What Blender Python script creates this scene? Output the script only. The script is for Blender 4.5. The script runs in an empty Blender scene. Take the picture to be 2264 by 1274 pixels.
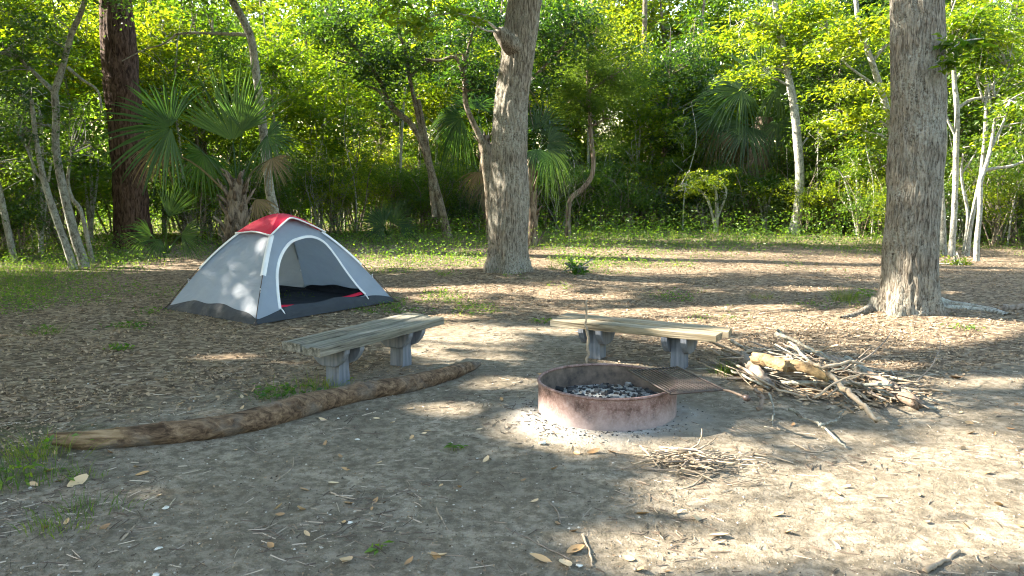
import bpy, math, random
import numpy as np
from mathutils import Vector, Matrix

# ------------------------------------------------------------------ camera, sky, sun, exposure
SC = bpy.context.scene
COL = SC.collection
CAM_H, PITCH, FPX = 1.7, math.radians(8.0), 1743.0        # eye height, tilt down, focal length in photo pixels
cam_data = bpy.data.cameras.new('camera')
cam_data.sensor_width = 36.0
cam_data.lens = FPX / 2264.0 * 36.0
cam_data.clip_start, cam_data.clip_end = 0.05, 2000.0
cam = bpy.data.objects.new('camera', cam_data)
cam.location = (0, 0, CAM_H)
cam.rotation_euler = (math.radians(90) - PITCH, 0, 0)
COL.objects.link(cam)
SC.camera = cam

SUN_EL = math.radians(31.0)
SUN_AZ = np.array([-0.975, 0.22]); SUN_AZ /= np.linalg.norm(SUN_AZ)
TO_SUN = np.array([SUN_AZ[0] * math.cos(SUN_EL), SUN_AZ[1] * math.cos(SUN_EL), math.sin(SUN_EL)])
sun_data = bpy.data.lights.new('sun', 'SUN')
sun_data.energy = 5.0
sun_data.angle = math.radians(0.6)
sun_data.color = (1.0, 0.90, 0.74)
sun = bpy.data.objects.new('sun', sun_data)
sun.rotation_euler = Vector(TO_SUN).to_track_quat('Z', 'Y').to_euler()
sun.location = Vector(TO_SUN) * 60
COL.objects.link(sun)

world = bpy.data.worlds.new('World')
SC.world = world
world.use_nodes = True
wn = world.node_tree
wn.nodes.clear()
sky = wn.nodes.new('ShaderNodeTexSky')
sky.sky_type = 'NISHITA'
sky.sun_disc = False
sky.sun_elevation = SUN_EL
sky.sun_rotation = math.atan2(SUN_AZ[0], SUN_AZ[1])
sky.air_density, sky.dust_density, sky.ozone_density = 1.5, 1.2, 0.0
bg = wn.nodes.new('ShaderNodeBackground')
bg.inputs['Strength'].default_value = 0.082
wo = wn.nodes.new('ShaderNodeOutputWorld')
wn.links.new(sky.outputs[0], bg.inputs['Color'])
wn.links.new(bg.outputs[0], wo.inputs['Surface'])

SC.view_settings.view_transform = 'Standard'
SC.view_settings.look = 'None'
SC.view_settings.gamma = 1.0
SC.view_settings.use_curve_mapping = False
SC.view_settings.exposure = 3.25
SC.render.engine = 'CYCLES'
cy = SC.cycles
cy.use_denoising = True
cy.max_bounces, cy.diffuse_bounces, cy.glossy_bounces, cy.transmission_bounces, cy.transparent_max_bounces = 6, 3, 2, 4, 8
cy.sample_clamp_indirect = 6.0
cy.filter_width = 1.1
cy.use_adaptive_sampling = True
cy.adaptive_threshold = 0.02

# ------------------------------------------------------------------ small maths
rng = np.random.default_rng(7)
random.seed(7)
CP, SP = math.cos(PITCH), math.sin(PITCH)


def ray(u, v):
    dx, dy = (u - 1132) / FPX, (637 - v) / FPX
    return dx, CP + dy * SP, -SP + dy * CP


def gp(u, v, z=0.0):
    """the point of the level z that the photograph shows at u, v"""
    r = ray(u, v)
    t = (z - CAM_H) / r[2]
    return np.array([r[0] * t, r[1] * t])


def at(u, v, Y):
    """the point at the distance Y in front that the photograph shows at u, v"""
    r = ray(u, v)
    t = Y / r[1]
    return np.array([r[0] * t, Y, CAM_H + r[2] * t])


def proj(P):
    P = np.asarray(P, float)
    y, z = P[..., 1], P[..., 2] - CAM_H
    d = np.maximum(y * CP - z * SP, 1e-3)
    return 1132 + FPX * P[..., 0] / d, 637 - FPX * (y * SP + z * CP) / d, d


def _hash(ix, iy, seed):
    h = (ix.astype(np.int64) * 374761393 + iy.astype(np.int64) * 668265263 + seed * 974634767) & 0x7fffffff
    h = ((h ^ (h >> 13)) * 1274126177) & 0x7fffffff
    h = h ^ (h >> 16)
    return (h & 0xffff) / 65535.0


def vnoise(x, y, seed=0, period=0):
    x, y = np.broadcast_arrays(np.asarray(x, float), np.asarray(y, float))
    ix, iy = np.floor(x), np.floor(y)
    fx, fy = x - ix, y - iy
    fx, fy = fx * fx * (3 - 2 * fx), fy * fy * (3 - 2 * fy)
    jx = ix + 1
    if period:
        ix, jx = ix % period, jx % period
    a, b = _hash(ix, iy, seed), _hash(jx, iy, seed)
    c, d = _hash(ix, iy + 1, seed), _hash(jx, iy + 1, seed)
    return (a * (1 - fx) + b * fx) * (1 - fy) + (c * (1 - fx) + d * fx) * fy


def fbm(x, y, octaves=4, seed=0, period=0):
    s, a, t = 0.0, 0.5, 0.0
    for k in range(octaves):
        s = s + a * vnoise(np.asarray(x) * 2 ** k, np.asarray(y) * 2 ** k, seed + k * 17, period * 2 ** k)
        t += a
        a *= 0.5
    return s / t


OAK_MID = gp(1120, 607)
OAK_RIGHT = gp(2008, 690)
RING = np.array([0.685, 5.53])


def hgt(x, y):
    x, y = np.asarray(x, float), np.asarray(y, float)
    h = 0.10 * (fbm(x * 0.22, y * 0.22, 3, 3) - 0.5) * np.clip((y - 5) / 10, 0.15, 1.6)
    h = h + 0.035 * (fbm(x * 1.4, y * 1.4, 3, 9) - 0.5)
    h = h + 0.020 * (fbm(x * 6, y * 6, 3, 21) - 0.5) * np.clip(1.4 - y / 14, 0, 1)
    for (c, a, w) in ((OAK_MID, 0.10, 0.9), (OAK_RIGHT, 0.08, 0.7), (RING, 0.03, 0.7)):
        h = h + a * np.exp(-((x - c[0]) ** 2 + (y - c[1]) ** 2) / (2 * w * w))
    d = np.hypot(x - RING[0], y - RING[1])
    h = h + 0.02 * np.exp(-((d - 0.58) / 0.12) ** 2)
    return h


def hz(x, y):
    return float(hgt(np.array([x]), np.array([y]))[0])


def smooth_path(P, n):
    """Catmull-Rom through P (rows may carry radii as extra columns)"""
    P = np.asarray(P, float)
    Q = np.vstack([2 * P[0] - P[1], P, 2 * P[-1] - P[-2]])
    t = np.linspace(0, len(P) - 1 - 1e-6, n)
    i = t.astype(int)
    f = (t - i)[:, None]
    a, b, c, d = Q[i], Q[i + 1], Q[i + 2], Q[i + 3]
    return 0.5 * (2 * b + (c - a) * f + (2 * a - 5 * b + 4 * c - d) * f ** 2 + (3 * b - 3 * c + d - a) * f ** 3)


# ------------------------------------------------------------------ mesh helpers
def mesh_np(name, V, F, mats, mi=None, attr=None, smooth=True):
    """quads only; attr = one float per vertex (stored as 'v')"""
    V = np.ascontiguousarray(V, np.float32)
    F = np.ascontiguousarray(F, np.int32)
    me = bpy.data.meshes.new(name)
    me.vertices.add(len(V))
    me.vertices.foreach_set('co', V.ravel())
    me.loops.add(F.size)
    me.loops.foreach_set('vertex_index', F.ravel())
    me.polygons.add(len(F))
    me.polygons.foreach_set('loop_start', np.arange(0, F.size, 4, dtype=np.int32))
    me.polygons.foreach_set('loop_total', np.full(len(F), 4, np.int32))
    me.polygons.foreach_set('use_smooth', np.full(len(F), smooth, bool))
    for m in (mats if isinstance(mats, (list, tuple)) else [mats]):
        me.materials.append(m)
    if mi is not None:
        me.polygons.foreach_set('material_index', np.ascontiguousarray(mi, np.int32))
    if attr is not None:
        a = me.attributes.new('v', 'FLOAT', 'POINT')
        a.data.foreach_set('value', np.ascontiguousarray(attr, np.float32))
    me.update(calc_edges=True)
    return me


def link(name, me, parent=None, loc=None):
    o = bpy.data.objects.new(name, me)
    COL.objects.link(o)
    if parent is not None:
        o.parent = parent
    if loc is not None:
        o.location = loc
    return o


def tag(o, label=None, cat=None, group=None, kind=None):
    for k, v in (('label', label), ('category', cat), ('group', group), ('kind', kind)):
        if v:
            o[k] = v
    return o


def empty(name, loc, label, cat, group=None, rz=0.0):
    o = bpy.data.objects.new(name, None)
    o.empty_display_size = 0.2
    COL.objects.link(o)
    o.location = loc
    o.rotation_euler = (0, 0, rz)
    return tag(o, label, cat, group)


def copy_tree(o, parent=None):
    c = o.copy()
    COL.objects.link(c)
    c.parent = parent
    for ch in list(o.children):
        copy_tree(ch, c)
    return c


def cat(parts):
    """join [(V, F), ...]"""
    V, F, n = [], [], 0
    for v, f in parts:
        V.append(v)
        F.append(np.asarray(f) + n)
        n += len(v)
    return np.vstack(V), np.vstack(F)


def tube(P, R, sides=8, caps=True):
    P = np.asarray(P, float)
    R = np.asarray(R, float) * np.ones(len(P))
    if caps:
        e0 = P[0] - (P[1] - P[0]) / (np.linalg.norm(P[1] - P[0]) + 1e-9) * 1e-4
        e1 = P[-1] + (P[-1] - P[-2]) / (np.linalg.norm(P[-1] - P[-2]) + 1e-9) * 1e-4
        P = np.vstack([e0, P, e1])
        R = np.concatenate([[R[0] * 0.02], R, [R[-1] * 0.02]])
    T = np.gradient(P, axis=0)
    if caps:
        T[0], T[-1] = T[1], T[-2]
    T /= np.linalg.norm(T, axis=1)[:, None] + 1e-12
    n = len(P)
    N = np.zeros_like(P)
    ref = np.array([0, 1.0, 0]) if abs(T[0][1]) < 0.9 else np.array([1.0, 0, 0])
    v = np.cross(np.cross(T[0], ref), T[0])
    N[0] = v / np.linalg.norm(v)
    for i in range(1, n):
        v = N[i - 1] - T[i] * np.dot(N[i - 1], T[i])
        N[i] = v / (np.linalg.norm(v) + 1e-12)
    Bn = np.cross(T, N)
    th = np.linspace(0, 2 * math.pi, sides, endpoint=False)
    V = P[:, None, :] + R[:, None, None] * (np.cos(th)[None, :, None] * N[:, None, :] + np.sin(th)[None, :, None] * Bn[:, None, :])
    i, j = np.meshgrid(np.arange(n - 1), np.arange(sides), indexing='ij')
    k = (j + 1) % sides
    F = np.stack([i * sides + j, i * sides + k, (i + 1) * sides + k, (i + 1) * sides + j], -1).reshape(-1, 4)
    return V.reshape(-1, 3), F


def gridmesh(W):
    """W[i, j] -> point; quads over the grid"""
    n, m = W.shape[:2]
    i, j = np.meshgrid(np.arange(n - 1), np.arange(m - 1), indexing='ij')
    F = np.stack([i * m + j, i * m + j + 1, (i + 1) * m + j + 1, (i + 1) * m + j], -1).reshape(-1, 4)
    return W.reshape(-1, 3), F


def box(cx, cy, cz, sx, sy, sz):
    s = np.array([[-1, -1, -1], [1, -1, -1], [1, 1, -1], [-1, 1, -1], [-1, -1, 1], [1, -1, 1], [1, 1, 1], [-1, 1, 1]], float) / 2
    V = s * [sx, sy, sz] + [cx, cy, cz]
    F = np.array([[0, 3, 2, 1], [4, 5, 6, 7], [0, 1, 5, 4], [1, 2, 6, 5], [2, 3, 7, 6], [3, 0, 4, 7]])
    return V, F


def unit(a):
    a = np.asarray(a, float)
    return a / (np.linalg.norm(a, axis=-1, keepdims=True) + 1e-9)


def leaf_geo(C, D, N, L, W, droop=0.12):
    """diamond leaves: centre, axis, normal, length, width -> V, F"""
    D = unit(D)
    S = unit(np.cross(N, D))
    N = np.cross(D, S)
    L, W = np.asarray(L)[:, None], np.asarray(W)[:, None]
    a = C - D * L * 0.5
    b = C + S * W * 0.5 + D * L * 0.02 + N * W * 0.12
    c = C + D * L * 0.5 - N * L * droop
    d = C - S * W * 0.5 + D * L * 0.02 + N * W * 0.12
    V = np.stack([a, b, c, d], 1).reshape(-1, 3)
    F = np.arange(len(V)).reshape(-1, 4)
    return V, F


def sprays(CL, per, spread, flat, size, r, lw=0.55, tilt=0.5):
    """leaf sprays round the cluster centres CL -> V, F, v"""
    CL = np.asarray(CL, float)
    n = len(CL) * per
    base = np.repeat(CL, per, 0)
    sp = np.repeat(r.uniform(0.6, 1.35, len(CL)) * spread, per)[:, None]
    tl = np.repeat(r.normal(0, 0.25, (len(CL), 2)), per, 0)
    off = r.normal(0, 0.55, (n, 3)) * sp
    off[:, 2] = off[:, 2] * flat + off[:, 0] * tl[:, 0] + off[:, 1] * tl[:, 1] - 0.25 * (off[:, 0] ** 2 + off[:, 1] ** 2) / (sp[:, 0] + 0.05)
    C = base + off
    D = off * [1, 1, 0.4] + r.normal(0, 0.35, (n, 3)) * sp
    N = np.array([0, 0, 1.0]) + r.normal(0, tilt, (n, 3))
    L = size * r.uniform(0.6, 1.35, n)
    V, F = leaf_geo(C, D, N, L, L * lw * r.uniform(0.8, 1.2, n))
    v = np.clip(np.repeat(r.uniform(-0.15, 1, len(CL)), per) * 0.7 + r.uniform(0, 1, n) * 0.35, 0, 1)
    return V, F, np.repeat(v, 4)


def ellipsoid_pts(n, c, rad, r, shell=0.45, gap=0.42, gs=1.1):
    out = []
    c, rad = np.asarray(c, float), np.asarray(rad, float)
    sd = int(r.integers(0, 999))
    while len(out) < n:
        d = unit(r.normal(size=(n, 3))) * (r.uniform(0, 1, (n, 1)) ** shell)
        q = c + d * rad
        g = 0.5 * (vnoise(q[:, 0] / gs + q[:, 2] * 0.3, q[:, 2] / gs, sd) + vnoise(q[:, 1] / gs, q[:, 2] / gs + q[:, 0] * 0.2, sd + 5))
        out.extend(q[g > gap])
        gap -= 0.02
    return np.array(out[:n])


def blades_geo(B, H, W, lean, r, curl=0.5):
    """grass blades: base points, heights, widths, lean vectors -> V, F"""
    n = len(B)
    th = r.uniform(0, 6.283, n)
    S = np.stack([np.cos(th), np.sin(th), np.zeros(n)], 1) * (np.asarray(W) * 0.5)[:, None]
    st = []
    for f, w in ((0, 1.0), (0.4, 0.9), (0.75, 0.55), (1.0, 0.08)):
        c = B + np.stack([lean[:, 0] * f ** 1.7, lean[:, 1] * f ** 1.7, f * (1 - curl * 0.35 * f * np.linalg.norm(lean, axis=1) / (H + 1e-6)) * H], 1)
        st += [c - S * w, c + S * w]
    V = np.stack(st, 1).reshape(-1, 3)
    k = np.arange(n)[:, None] * 8
    F = np.concatenate([k + np.array([[0, 1, 3, 2]]), k + np.array([[2, 3, 5, 4]]), k + np.array([[4, 5, 7, 6]])])
    return V, F


# ------------------------------------------------------------------ materials
def N_(nt, t, ins=None, **props):
    n = nt.nodes.new(t)
    for k, v in props.items():
        setattr(n, k, v)
    for k, v in (ins or {}).items():
        s = n.inputs[k]
        if isinstance(v, bpy.types.NodeSocket):
            nt.links.new(v, s)
        else:
            s.default_value = v
    return n


def rgb(c):
    return (c[0], c[1], c[2], 1.0)


def ramp(nt, fac, stops):
    n = N_(nt, 'ShaderNodeValToRGB', {'Fac': fac})
    e = n.color_ramp.elements
    while len(e) < len(stops):
        e.new(0.5)
    for x, (p, c) in zip(e, stops):
        x.position = p
        x.color = rgb(c)
    return n.outputs['Color']


def mix(nt, fac, a, b, mode='MIX'):
    n = nt.nodes.new('ShaderNodeMix')
    n.data_type = 'RGBA'
    n.blend_type = mode
    for s, v in ((n.inputs[0], fac), (n.inputs[6], a), (n.inputs[7], b)):
        if isinstance(v, bpy.types.NodeSocket):
            nt.links.new(v, s)
        elif s.type == 'RGBA':
            s.default_value = rgb(v)
        else:
            s.default_value = v
    return n.outputs[2]


def math_(nt, op, a, b=0.0, clamp=False):
    n = nt.nodes.new('ShaderNodeMath')
    n.operation = op
    n.use_clamp = clamp
    for s, v in ((n.inputs[0], a), (n.inputs[1], b)):
        if isinstance(v, bpy.types.NodeSocket):
            nt.links.new(v, s)
        else:
            s.default_value = v
    return n.outputs[0]


def new_mat(name):
    m = bpy.data.materials.new(name)
    m.use_nodes = True
    nt = m.node_tree
    nt.nodes.clear()
    out = nt.nodes.new('ShaderNodeOutputMaterial')
    return m, nt, out


def noise(nt, co, scale, detail=4.0, rough=0.55, mapping=None, dist=0.0):
    if mapping:
        co = N_(nt, 'ShaderNodeMapping', {'Vector': co, 'Scale': mapping}).outputs[0]
    return N_(nt, 'ShaderNodeTexNoise', {'Vector': co, 'Scale': scale, 'Detail': detail, 'Roughness': rough, 'Distortion': dist}).outputs['Fac']


def finish(nt, out, col, roughness=0.8, height=None, bump=0.5, dist=0.02, spec=0.3, metal=0.0):
    ins = {'Base Color': col if isinstance(col, bpy.types.NodeSocket) else rgb(col), 'Roughness': roughness, 'Metallic': metal, 'Specular IOR Level': spec}
    if height is not None:
        ins['Normal'] = N_(nt, 'ShaderNodeBump', {'Height': height, 'Strength': bump, 'Distance': dist}).outputs[0]
    p = N_(nt, 'ShaderNodeBsdfPrincipled', ins)
    nt.links.new(p.outputs[0], out.inputs['Surface'])
    return p


def bark_mat(name, dark, mid, light, lichen, lich_amt=0.5, scale=14.0, stretch=0.16, bump=0.9):
    m, nt, out = new_mat(name)
    co = nt.nodes.new('ShaderNodeTexCoord').outputs['Object']
    f = noise(nt, co, scale, 9, 0.62, (1, 1, stretch), 0.9)
    g = noise(nt, co, 2.2, 5, 0.6)
    h = noise(nt, co, 38, 4, 0.7)
    c = ramp(nt, f, [(0.38, dark), (0.47, mid), (0.60, light)])
    lf = math_(nt, 'MULTIPLY', ramp(nt, g, [(0.50 - 0.12 * lich_amt, (0, 0, 0)), (0.66, (1, 1, 1))]), ramp(nt, h, [(0.42, (0, 0, 0)), (0.6, (1, 1, 1))]))
    c = mix(nt, math_(nt, 'MULTIPLY', lf, lich_amt), c, lichen)
    hh = math_(nt, 'ADD', f, math_(nt, 'MULTIPLY', h, 0.25))
    finish(nt, out, c, 0.92, hh, bump, 0.05, 0.15)
    return m


def leaf_mat(name, c_dark, c_light, t_dark, t_light, trans=0.5, gloss=0.06, rough=0.42):
    m, nt, out = new_mat(name)
    v = N_(nt, 'ShaderNodeAttribute', attribute_name='v').outputs['Fac']
    tone = ramp(nt, N_(nt, 'ShaderNodeObjectInfo').outputs['Random'], [(0.0, (0.50, 0.68, 0.7)), (0.35, (0.78, 0.88, 0.9)), (0.7, (1.0, 1.0, 1.0)), (1.0, (1.12, 1.02, 0.9))])
    d = N_(nt, 'ShaderNodeBsdfDiffuse', {'Color': mix(nt, 1.0, ramp(nt, v, [(0.0, c_dark), (1.0, c_light)]), tone, 'MULTIPLY')})
    t = N_(nt, 'ShaderNodeBsdfTranslucent', {'Color': mix(nt, 1.0, ramp(nt, v, [(0.0, t_dark), (1.0, t_light)]), tone, 'MULTIPLY')})
    s = N_(nt, 'ShaderNodeMixShader', {0: trans, 1: d.outputs[0], 2: t.outputs[0]})
    g = N_(nt, 'ShaderNodeBsdfGlossy', {'Color': (0.9, 0.95, 0.9, 1), 'Roughness': rough})
    s2 = N_(nt, 'ShaderNodeMixShader', {0: gloss, 1: s.outputs[0], 2: g.outputs[0]})
    nt.links.new(s2.outputs[0], out.inputs['Surface'])
    return m


def plain_mat(name, c1, c2, scale=6.0, roughness=0.8, bump=0.3, spec=0.3, metal=0.0, mapping=None, dist=0.01):
    m, nt, out = new_mat(name)
    co = nt.nodes.new('ShaderNodeTexCoord').outputs['Object']
    f = noise(nt, co, scale, 7, 0.65, mapping)
    finish(nt, out, ramp(nt, f, [(0.3, c1), (0.7, c2)]), roughness, f, bump, dist, spec, metal)
    return m


def attr_mat(name, stops, roughness=0.85, spec=0.2, trans=None):
    """flat bits coloured one by one from the stored value"""
    m, nt, out = new_mat(name)
    v = N_(nt, 'ShaderNodeAttribute', attribute_name='v').outputs['Fac']
    finish(nt, out, ramp(nt, v, stops), roughness, None, spec=spec)
    return m


def fabric_mat(name, c, trans=0.25, tcol=None, spec=0.3, rough=0.6):
    m, nt, out = new_mat(name)
    co = nt.nodes.new('ShaderNodeTexCoord').outputs['Object']
    f = noise(nt, co, 5.0, 5, 0.6)
    g = noise(nt, co, 1.6, 3, 0.5, (1, 1, 2.2), 1.2)
    col = ramp(nt, f, [(0.3, tuple(x * 0.93 for x in c)), (0.7, tuple(min(1, x * 1.06) for x in c))])
    b = N_(nt, 'ShaderNodeBump', {'Height': math_(nt, 'ADD', f, math_(nt, 'MULTIPLY', g, 2.0)), 'Strength': 0.6, 'Distance': 0.03})
    p = N_(nt, 'ShaderNodeBsdfPrincipled', {'Base Color': col, 'Roughness': rough, 'Normal': b.outputs[0], 'Specular IOR Level': spec})
    t = N_(nt, 'ShaderNodeBsdfTranslucent', {'Color': rgb(tcol or c)})
    s = N_(nt, 'ShaderNodeMixShader', {0: trans, 1: p.outputs[0], 2: t.outputs[0]})
    nt.links.new(s.outputs[0], out.inputs['Surface'])
    return m


M = {}
M['oak'] = bark_mat('oak_bark', (0.052, 0.044, 0.034), (0.140, 0.121, 0.098), (0.265, 0.240, 0.200), (0.34, 0.355, 0.315), 0.75, 44, 0.15, 1.0)
M['pine'] = bark_mat('pine_bark', (0.02, 0.011, 0.008), (0.050, 0.029, 0.021), (0.10, 0.062, 0.046), (0.12, 0.10, 0.08), 0.15, 16, 0.3, 1.0)
M['pale'] = bark_mat('pale_lichen_bark', (0.09, 0.082, 0.068), (0.20, 0.188, 0.162), (0.33, 0.32, 0.285), (0.39, 0.42, 0.38), 0.9, 18, 0.6, 0.5)
M['brown'] = bark_mat('brown_bark', (0.045, 0.034, 0.025), (0.11, 0.085, 0.062), (0.20, 0.165, 0.125), (0.30, 0.31, 0.27), 0.6, 20, 0.4, 0.6)
M['cedar'] = bark_mat('cedar_bark', (0.06, 0.042, 0.032), (0.14, 0.105, 0.082), (0.25, 0.20, 0.16), (0.3, 0.28, 0.25), 0.3, 24, 0.12, 0.8)
M['palmtrunk'] = bark_mat('palm_bark', (0.04, 0.030, 0.022), (0.105, 0.080, 0.060), (0.20, 0.16, 0.125), (0.3, 0.28, 0.24), 0.3, 10, 0.4, 0.8)
M['spring'] = leaf_mat('spring_leaf', (0.026, 0.058, 0.006), (0.085, 0.125, 0.010), (0.10, 0.21, 0.005), (0.50, 0.57, 0.012), 0.55, 0.022)
M['mid'] = leaf_mat('summer_leaf', (0.026, 0.058, 0.009), (0.066, 0.112, 0.015), (0.07, 0.16, 0.006), (0.28, 0.42, 0.014), 0.5, 0.025)
M['dark'] = leaf_mat('evergreen_leaf', (0.009, 0.024, 0.006), (0.028, 0.056, 0.011), (0.04, 0.11, 0.007), (0.18, 0.30, 0.012), 0.40, 0.045, 0.3)
M['cedarleaf'] = leaf_mat('cedar_leaf', (0.050, 0.080, 0.012), (0.10, 0.125, 0.022), (0.16, 0.24, 0.015), (0.42, 0.46, 0.04), 0.5, 0.01)
M['palm'] = leaf_mat('palm_leaf', (0.013, 0.036, 0.012), (0.040, 0.074, 0.022), (0.05, 0.14, 0.018), (0.17, 0.30, 0.03), 0.38, 0.02, 0.4)
M['deadpalm'] = leaf_mat('dead_palm_leaf', (0.10, 0.070, 0.037), (0.22, 0.16, 0.085), (0.13, 0.085, 0.03), (0.30, 0.21, 0.08), 0.3, 0.02)
M['grass'] = leaf_mat('grass_blade', (0.030, 0.065, 0.010), (0.11, 0.14, 0.024), (0.10, 0.21, 0.014), (0.34, 0.40, 0.04), 0.45, 0.02)
M['weed'] = leaf_mat('weed_leaf', (0.026, 0.070, 0.010), (0.075, 0.14, 0.016), (0.09, 0.25, 0.01), (0.32, 0.48, 0.02), 0.45, 0.025)
M['lichen'] = bark_mat('shaded_lichen_bark', (0.07, 0.063, 0.050), (0.15, 0.140, 0.118), (0.25, 0.240, 0.21), (0.30, 0.335, 0.30), 0.9, 18, 0.6, 0.6)  # pale bark darkened in colour for trunks standing in shade at the left
M['litter'] = attr_mat('leaf_litter', [(0.0, (0.065, 0.045, 0.030)), (0.35, (0.20, 0.145, 0.096)), (0.7, (0.315, 0.232, 0.152)), (1.0, (0.40, 0.315, 0.22))], 0.9, 0.05)
M['dryleaf'] = attr_mat('dry_leaf', [(0.0, (0.20, 0.115, 0.055)), (0.5, (0.36, 0.22, 0.10)), (1.0, (0.48, 0.36, 0.22))], 0.55, 0.35)
M['twig'] = attr_mat('twig_wood', [(0.0, (0.07, 0.052, 0.040)), (0.5, (0.20, 0.155, 0.115)), (1.0, (0.42, 0.35, 0.27))], 0.85)
M['stick'] = plain_mat('dry_stick', (0.13, 0.096, 0.066), (0.37, 0.30, 0.22), 16, 0.85, 0.6)
M['stickdark'] = plain_mat('dark_stick', (0.085, 0.065, 0.05), (0.24, 0.20, 0.165), 18, 0.9, 0.6)
M['sticklichen'] = bark_mat('lichen_stick', (0.08, 0.068, 0.052), (0.165, 0.148, 0.12), (0.27, 0.25, 0.21), (0.28, 0.32, 0.28), 0.8, 20, 0.5, 0.5)
M['shell'] = plain_mat('white_shell', (0.36, 0.345, 0.31), (0.62, 0.60, 0.55), 30, 0.6, 0.4)

# ground: bare earth, leaf litter and green cover by the two stored masks
def ground_mat():
    m, nt, out = new_mat('forest_ground')
    co = nt.nodes.new('ShaderNodeTexCoord').outputs['Object']
    bare = N_(nt, 'ShaderNodeAttribute', attribute_name='bare').outputs['Fac']
    green = N_(nt, 'ShaderNodeAttribute', attribute_name='green').outputs['Fac']
    ash = N_(nt, 'ShaderNodeAttribute', attribute_name='ash').outputs['Fac']
    n1 = noise(nt, co, 1.3, 6, 0.6)
    n2 = noise(nt, co, 14, 8, 0.7)
    n3 = noise(nt, co, 75, 5, 0.7)
    n4 = noise(nt, co, 5.0, 6, 0.65, (1, 1, 1), 0.8)
    dirt = mix(nt, ramp(nt, n1, [(0.35, (0, 0, 0)), (0.65, (1, 1, 1))]), (0.18, 0.154, 0.118), (0.33, 0.284, 0.220))
    dirt = mix(nt, ramp(nt, n2, [(0.42, (0, 0, 0)), (0.58, (0.8, 0.8, 0.8))]), dirt, (0.105, 0.086, 0.060))
    dirt = mix(nt, ramp(nt, n3, [(0.58, (0, 0, 0)), (0.72, (0.6, 0.6, 0.6))]), dirt, (0.41, 0.36, 0.285))
    dirt = mix(nt, ramp(nt, n4, [(0.50, (0, 0, 0)), (0.66, (0.55, 0.55, 0.55))]), dirt, (0.095, 0.080, 0.058))
    vor = N_(nt, 'ShaderNodeTexVoronoi', {'Vector': N_(nt, 'ShaderNodeMapping', {'Vector': co, 'Scale': (1.0, 1.3, 1.0)}).outputs[0], 'Scale': 21.0, 'Randomness': 1.0})
    lit = ramp(nt, N_(nt, 'ShaderNodeSeparateColor', {0: vor.outputs['Color']}).outputs[0], [(0.0, (0.060, 0.044, 0.029)), (0.4, (0.15, 0.110, 0.073)), (0.75, (0.26, 0.20, 0.138)), (1.0, (0.38, 0.31, 0.22))])
    lit = mix(nt, math_(nt, 'MULTIPLY', n3, 0.5), lit, (0.06, 0.043, 0.03))
    grn = mix(nt, n2, (0.035, 0.045, 0.016), (0.10, 0.095, 0.04))
    fb = math_(nt, 'ADD', bare, math_(nt, 'MULTIPLY', math_(nt, 'SUBTRACT', n4, 0.5), 0.9))
    c = mix(nt, ramp(nt, fb, [(0.40, (0, 0, 0)), (0.62, (1, 1, 1))]), lit, dirt)
    fg = math_(nt, 'ADD', green, math_(nt, 'MULTIPLY', math_(nt, 'SUBTRACT', n4, 0.5), 1.1))
    c = mix(nt, math_(nt, 'MULTIPLY', ramp(nt, fg, [(0.45, (0, 0, 0)), (0.8, (1, 1, 1))]), 0.7), c, grn)
    fa = math_(nt, 'MULTIPLY', ash, ramp(nt, n2, [(0.35, (0.15, 0.15, 0.15)), (0.6, (1, 1, 1))]))
    c = mix(nt, math_(nt, 'MULTIPLY', fa, 0.72), c, (0.52, 0.51, 0.485))
    hh = math_(nt, 'ADD', math_(nt, 'MULTIPLY', n2, 1.0), math_(nt, 'MULTIPLY', n3, 0.35))
    finish(nt, out, c, 0.95, hh, 1.0, 0.05, 0.15)
    return m


M['ground'] = ground_mat()

# ------------------------------------------------------------------ the ground sheet
def bare_mask(x, y):
    d = ((x - 0.6) / 4.4) ** 2 + ((y - 4.3) / 3.3) ** 2
    e = ((x - 5.5) / 3.0) ** 2 + ((y - 5.6) / 1.9) ** 2
    f = ((x + 0.1) / 1.3) ** 2 + ((y - 8.0) / 1.6) ** 2
    b = np.maximum(np.maximum(1.35 - d, 1.2 - e), 1.2 - f)
    return np.clip(b + 0.55 * (fbm(x * 0.8, y * 0.8, 4, 31) - 0.5), 0, 1)


def green_mask(x, y):
    g = np.clip((y - 14.0) / 7.0, 0, 1) * 0.85
    g = np.maximum(g, np.clip((-x - 0.38 * y) / 2.6, 0, 1) * np.clip((y - 8.5) / 3.0, 0, 1))
    g = np.maximum(g, 0.75 * np.exp(-(((x + 1.8) / 2.6) ** 2 + ((y - 17) / 3.2) ** 2)))
    g = np.maximum(g, 0.6 * np.exp(-(((x + 3.4) / 1.3) ** 2 + ((y - 4.6) / 1.2) ** 2)))
    p = np.clip((fbm(x * 0.9, y * 0.9, 4, 83) - 0.49) * 6, 0, 1) * np.clip((y - 8.0) / 2.5, 0, 1) * np.clip(1.35 - 0.07 * np.abs(x - 0.0) * 2.2, 0.25, 1)
    return np.clip(np.maximum(g + 0.7 * (fbm(x * 0.6, y * 0.6, 4, 57) - 0.5), 0.74 * p), 0, 1)


def ash_mask(x, y):
    d = np.hypot(x - RING[0], y - RING[1])
    a = np.exp(-((d - 0.52) / (0.13 + 0.10 * fbm(x * 3, y * 3, 2, 7))) ** 2)
    th = np.arctan2(y - RING[1], x - RING[0])
    w = 0.08 + 0.9 * np.clip(np.cos(th + 2.7), 0, 1) ** 2 + 0.55 * np.clip(np.cos(th + 1.4), 0, 1) ** 6 + 0.45 * np.clip(np.cos(th + 0.25), 0, 1) ** 8
    return np.clip(1.6 * a * w * (0.4 + fbm(x * 5, y * 5, 3, 77)), 0, 1)


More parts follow.
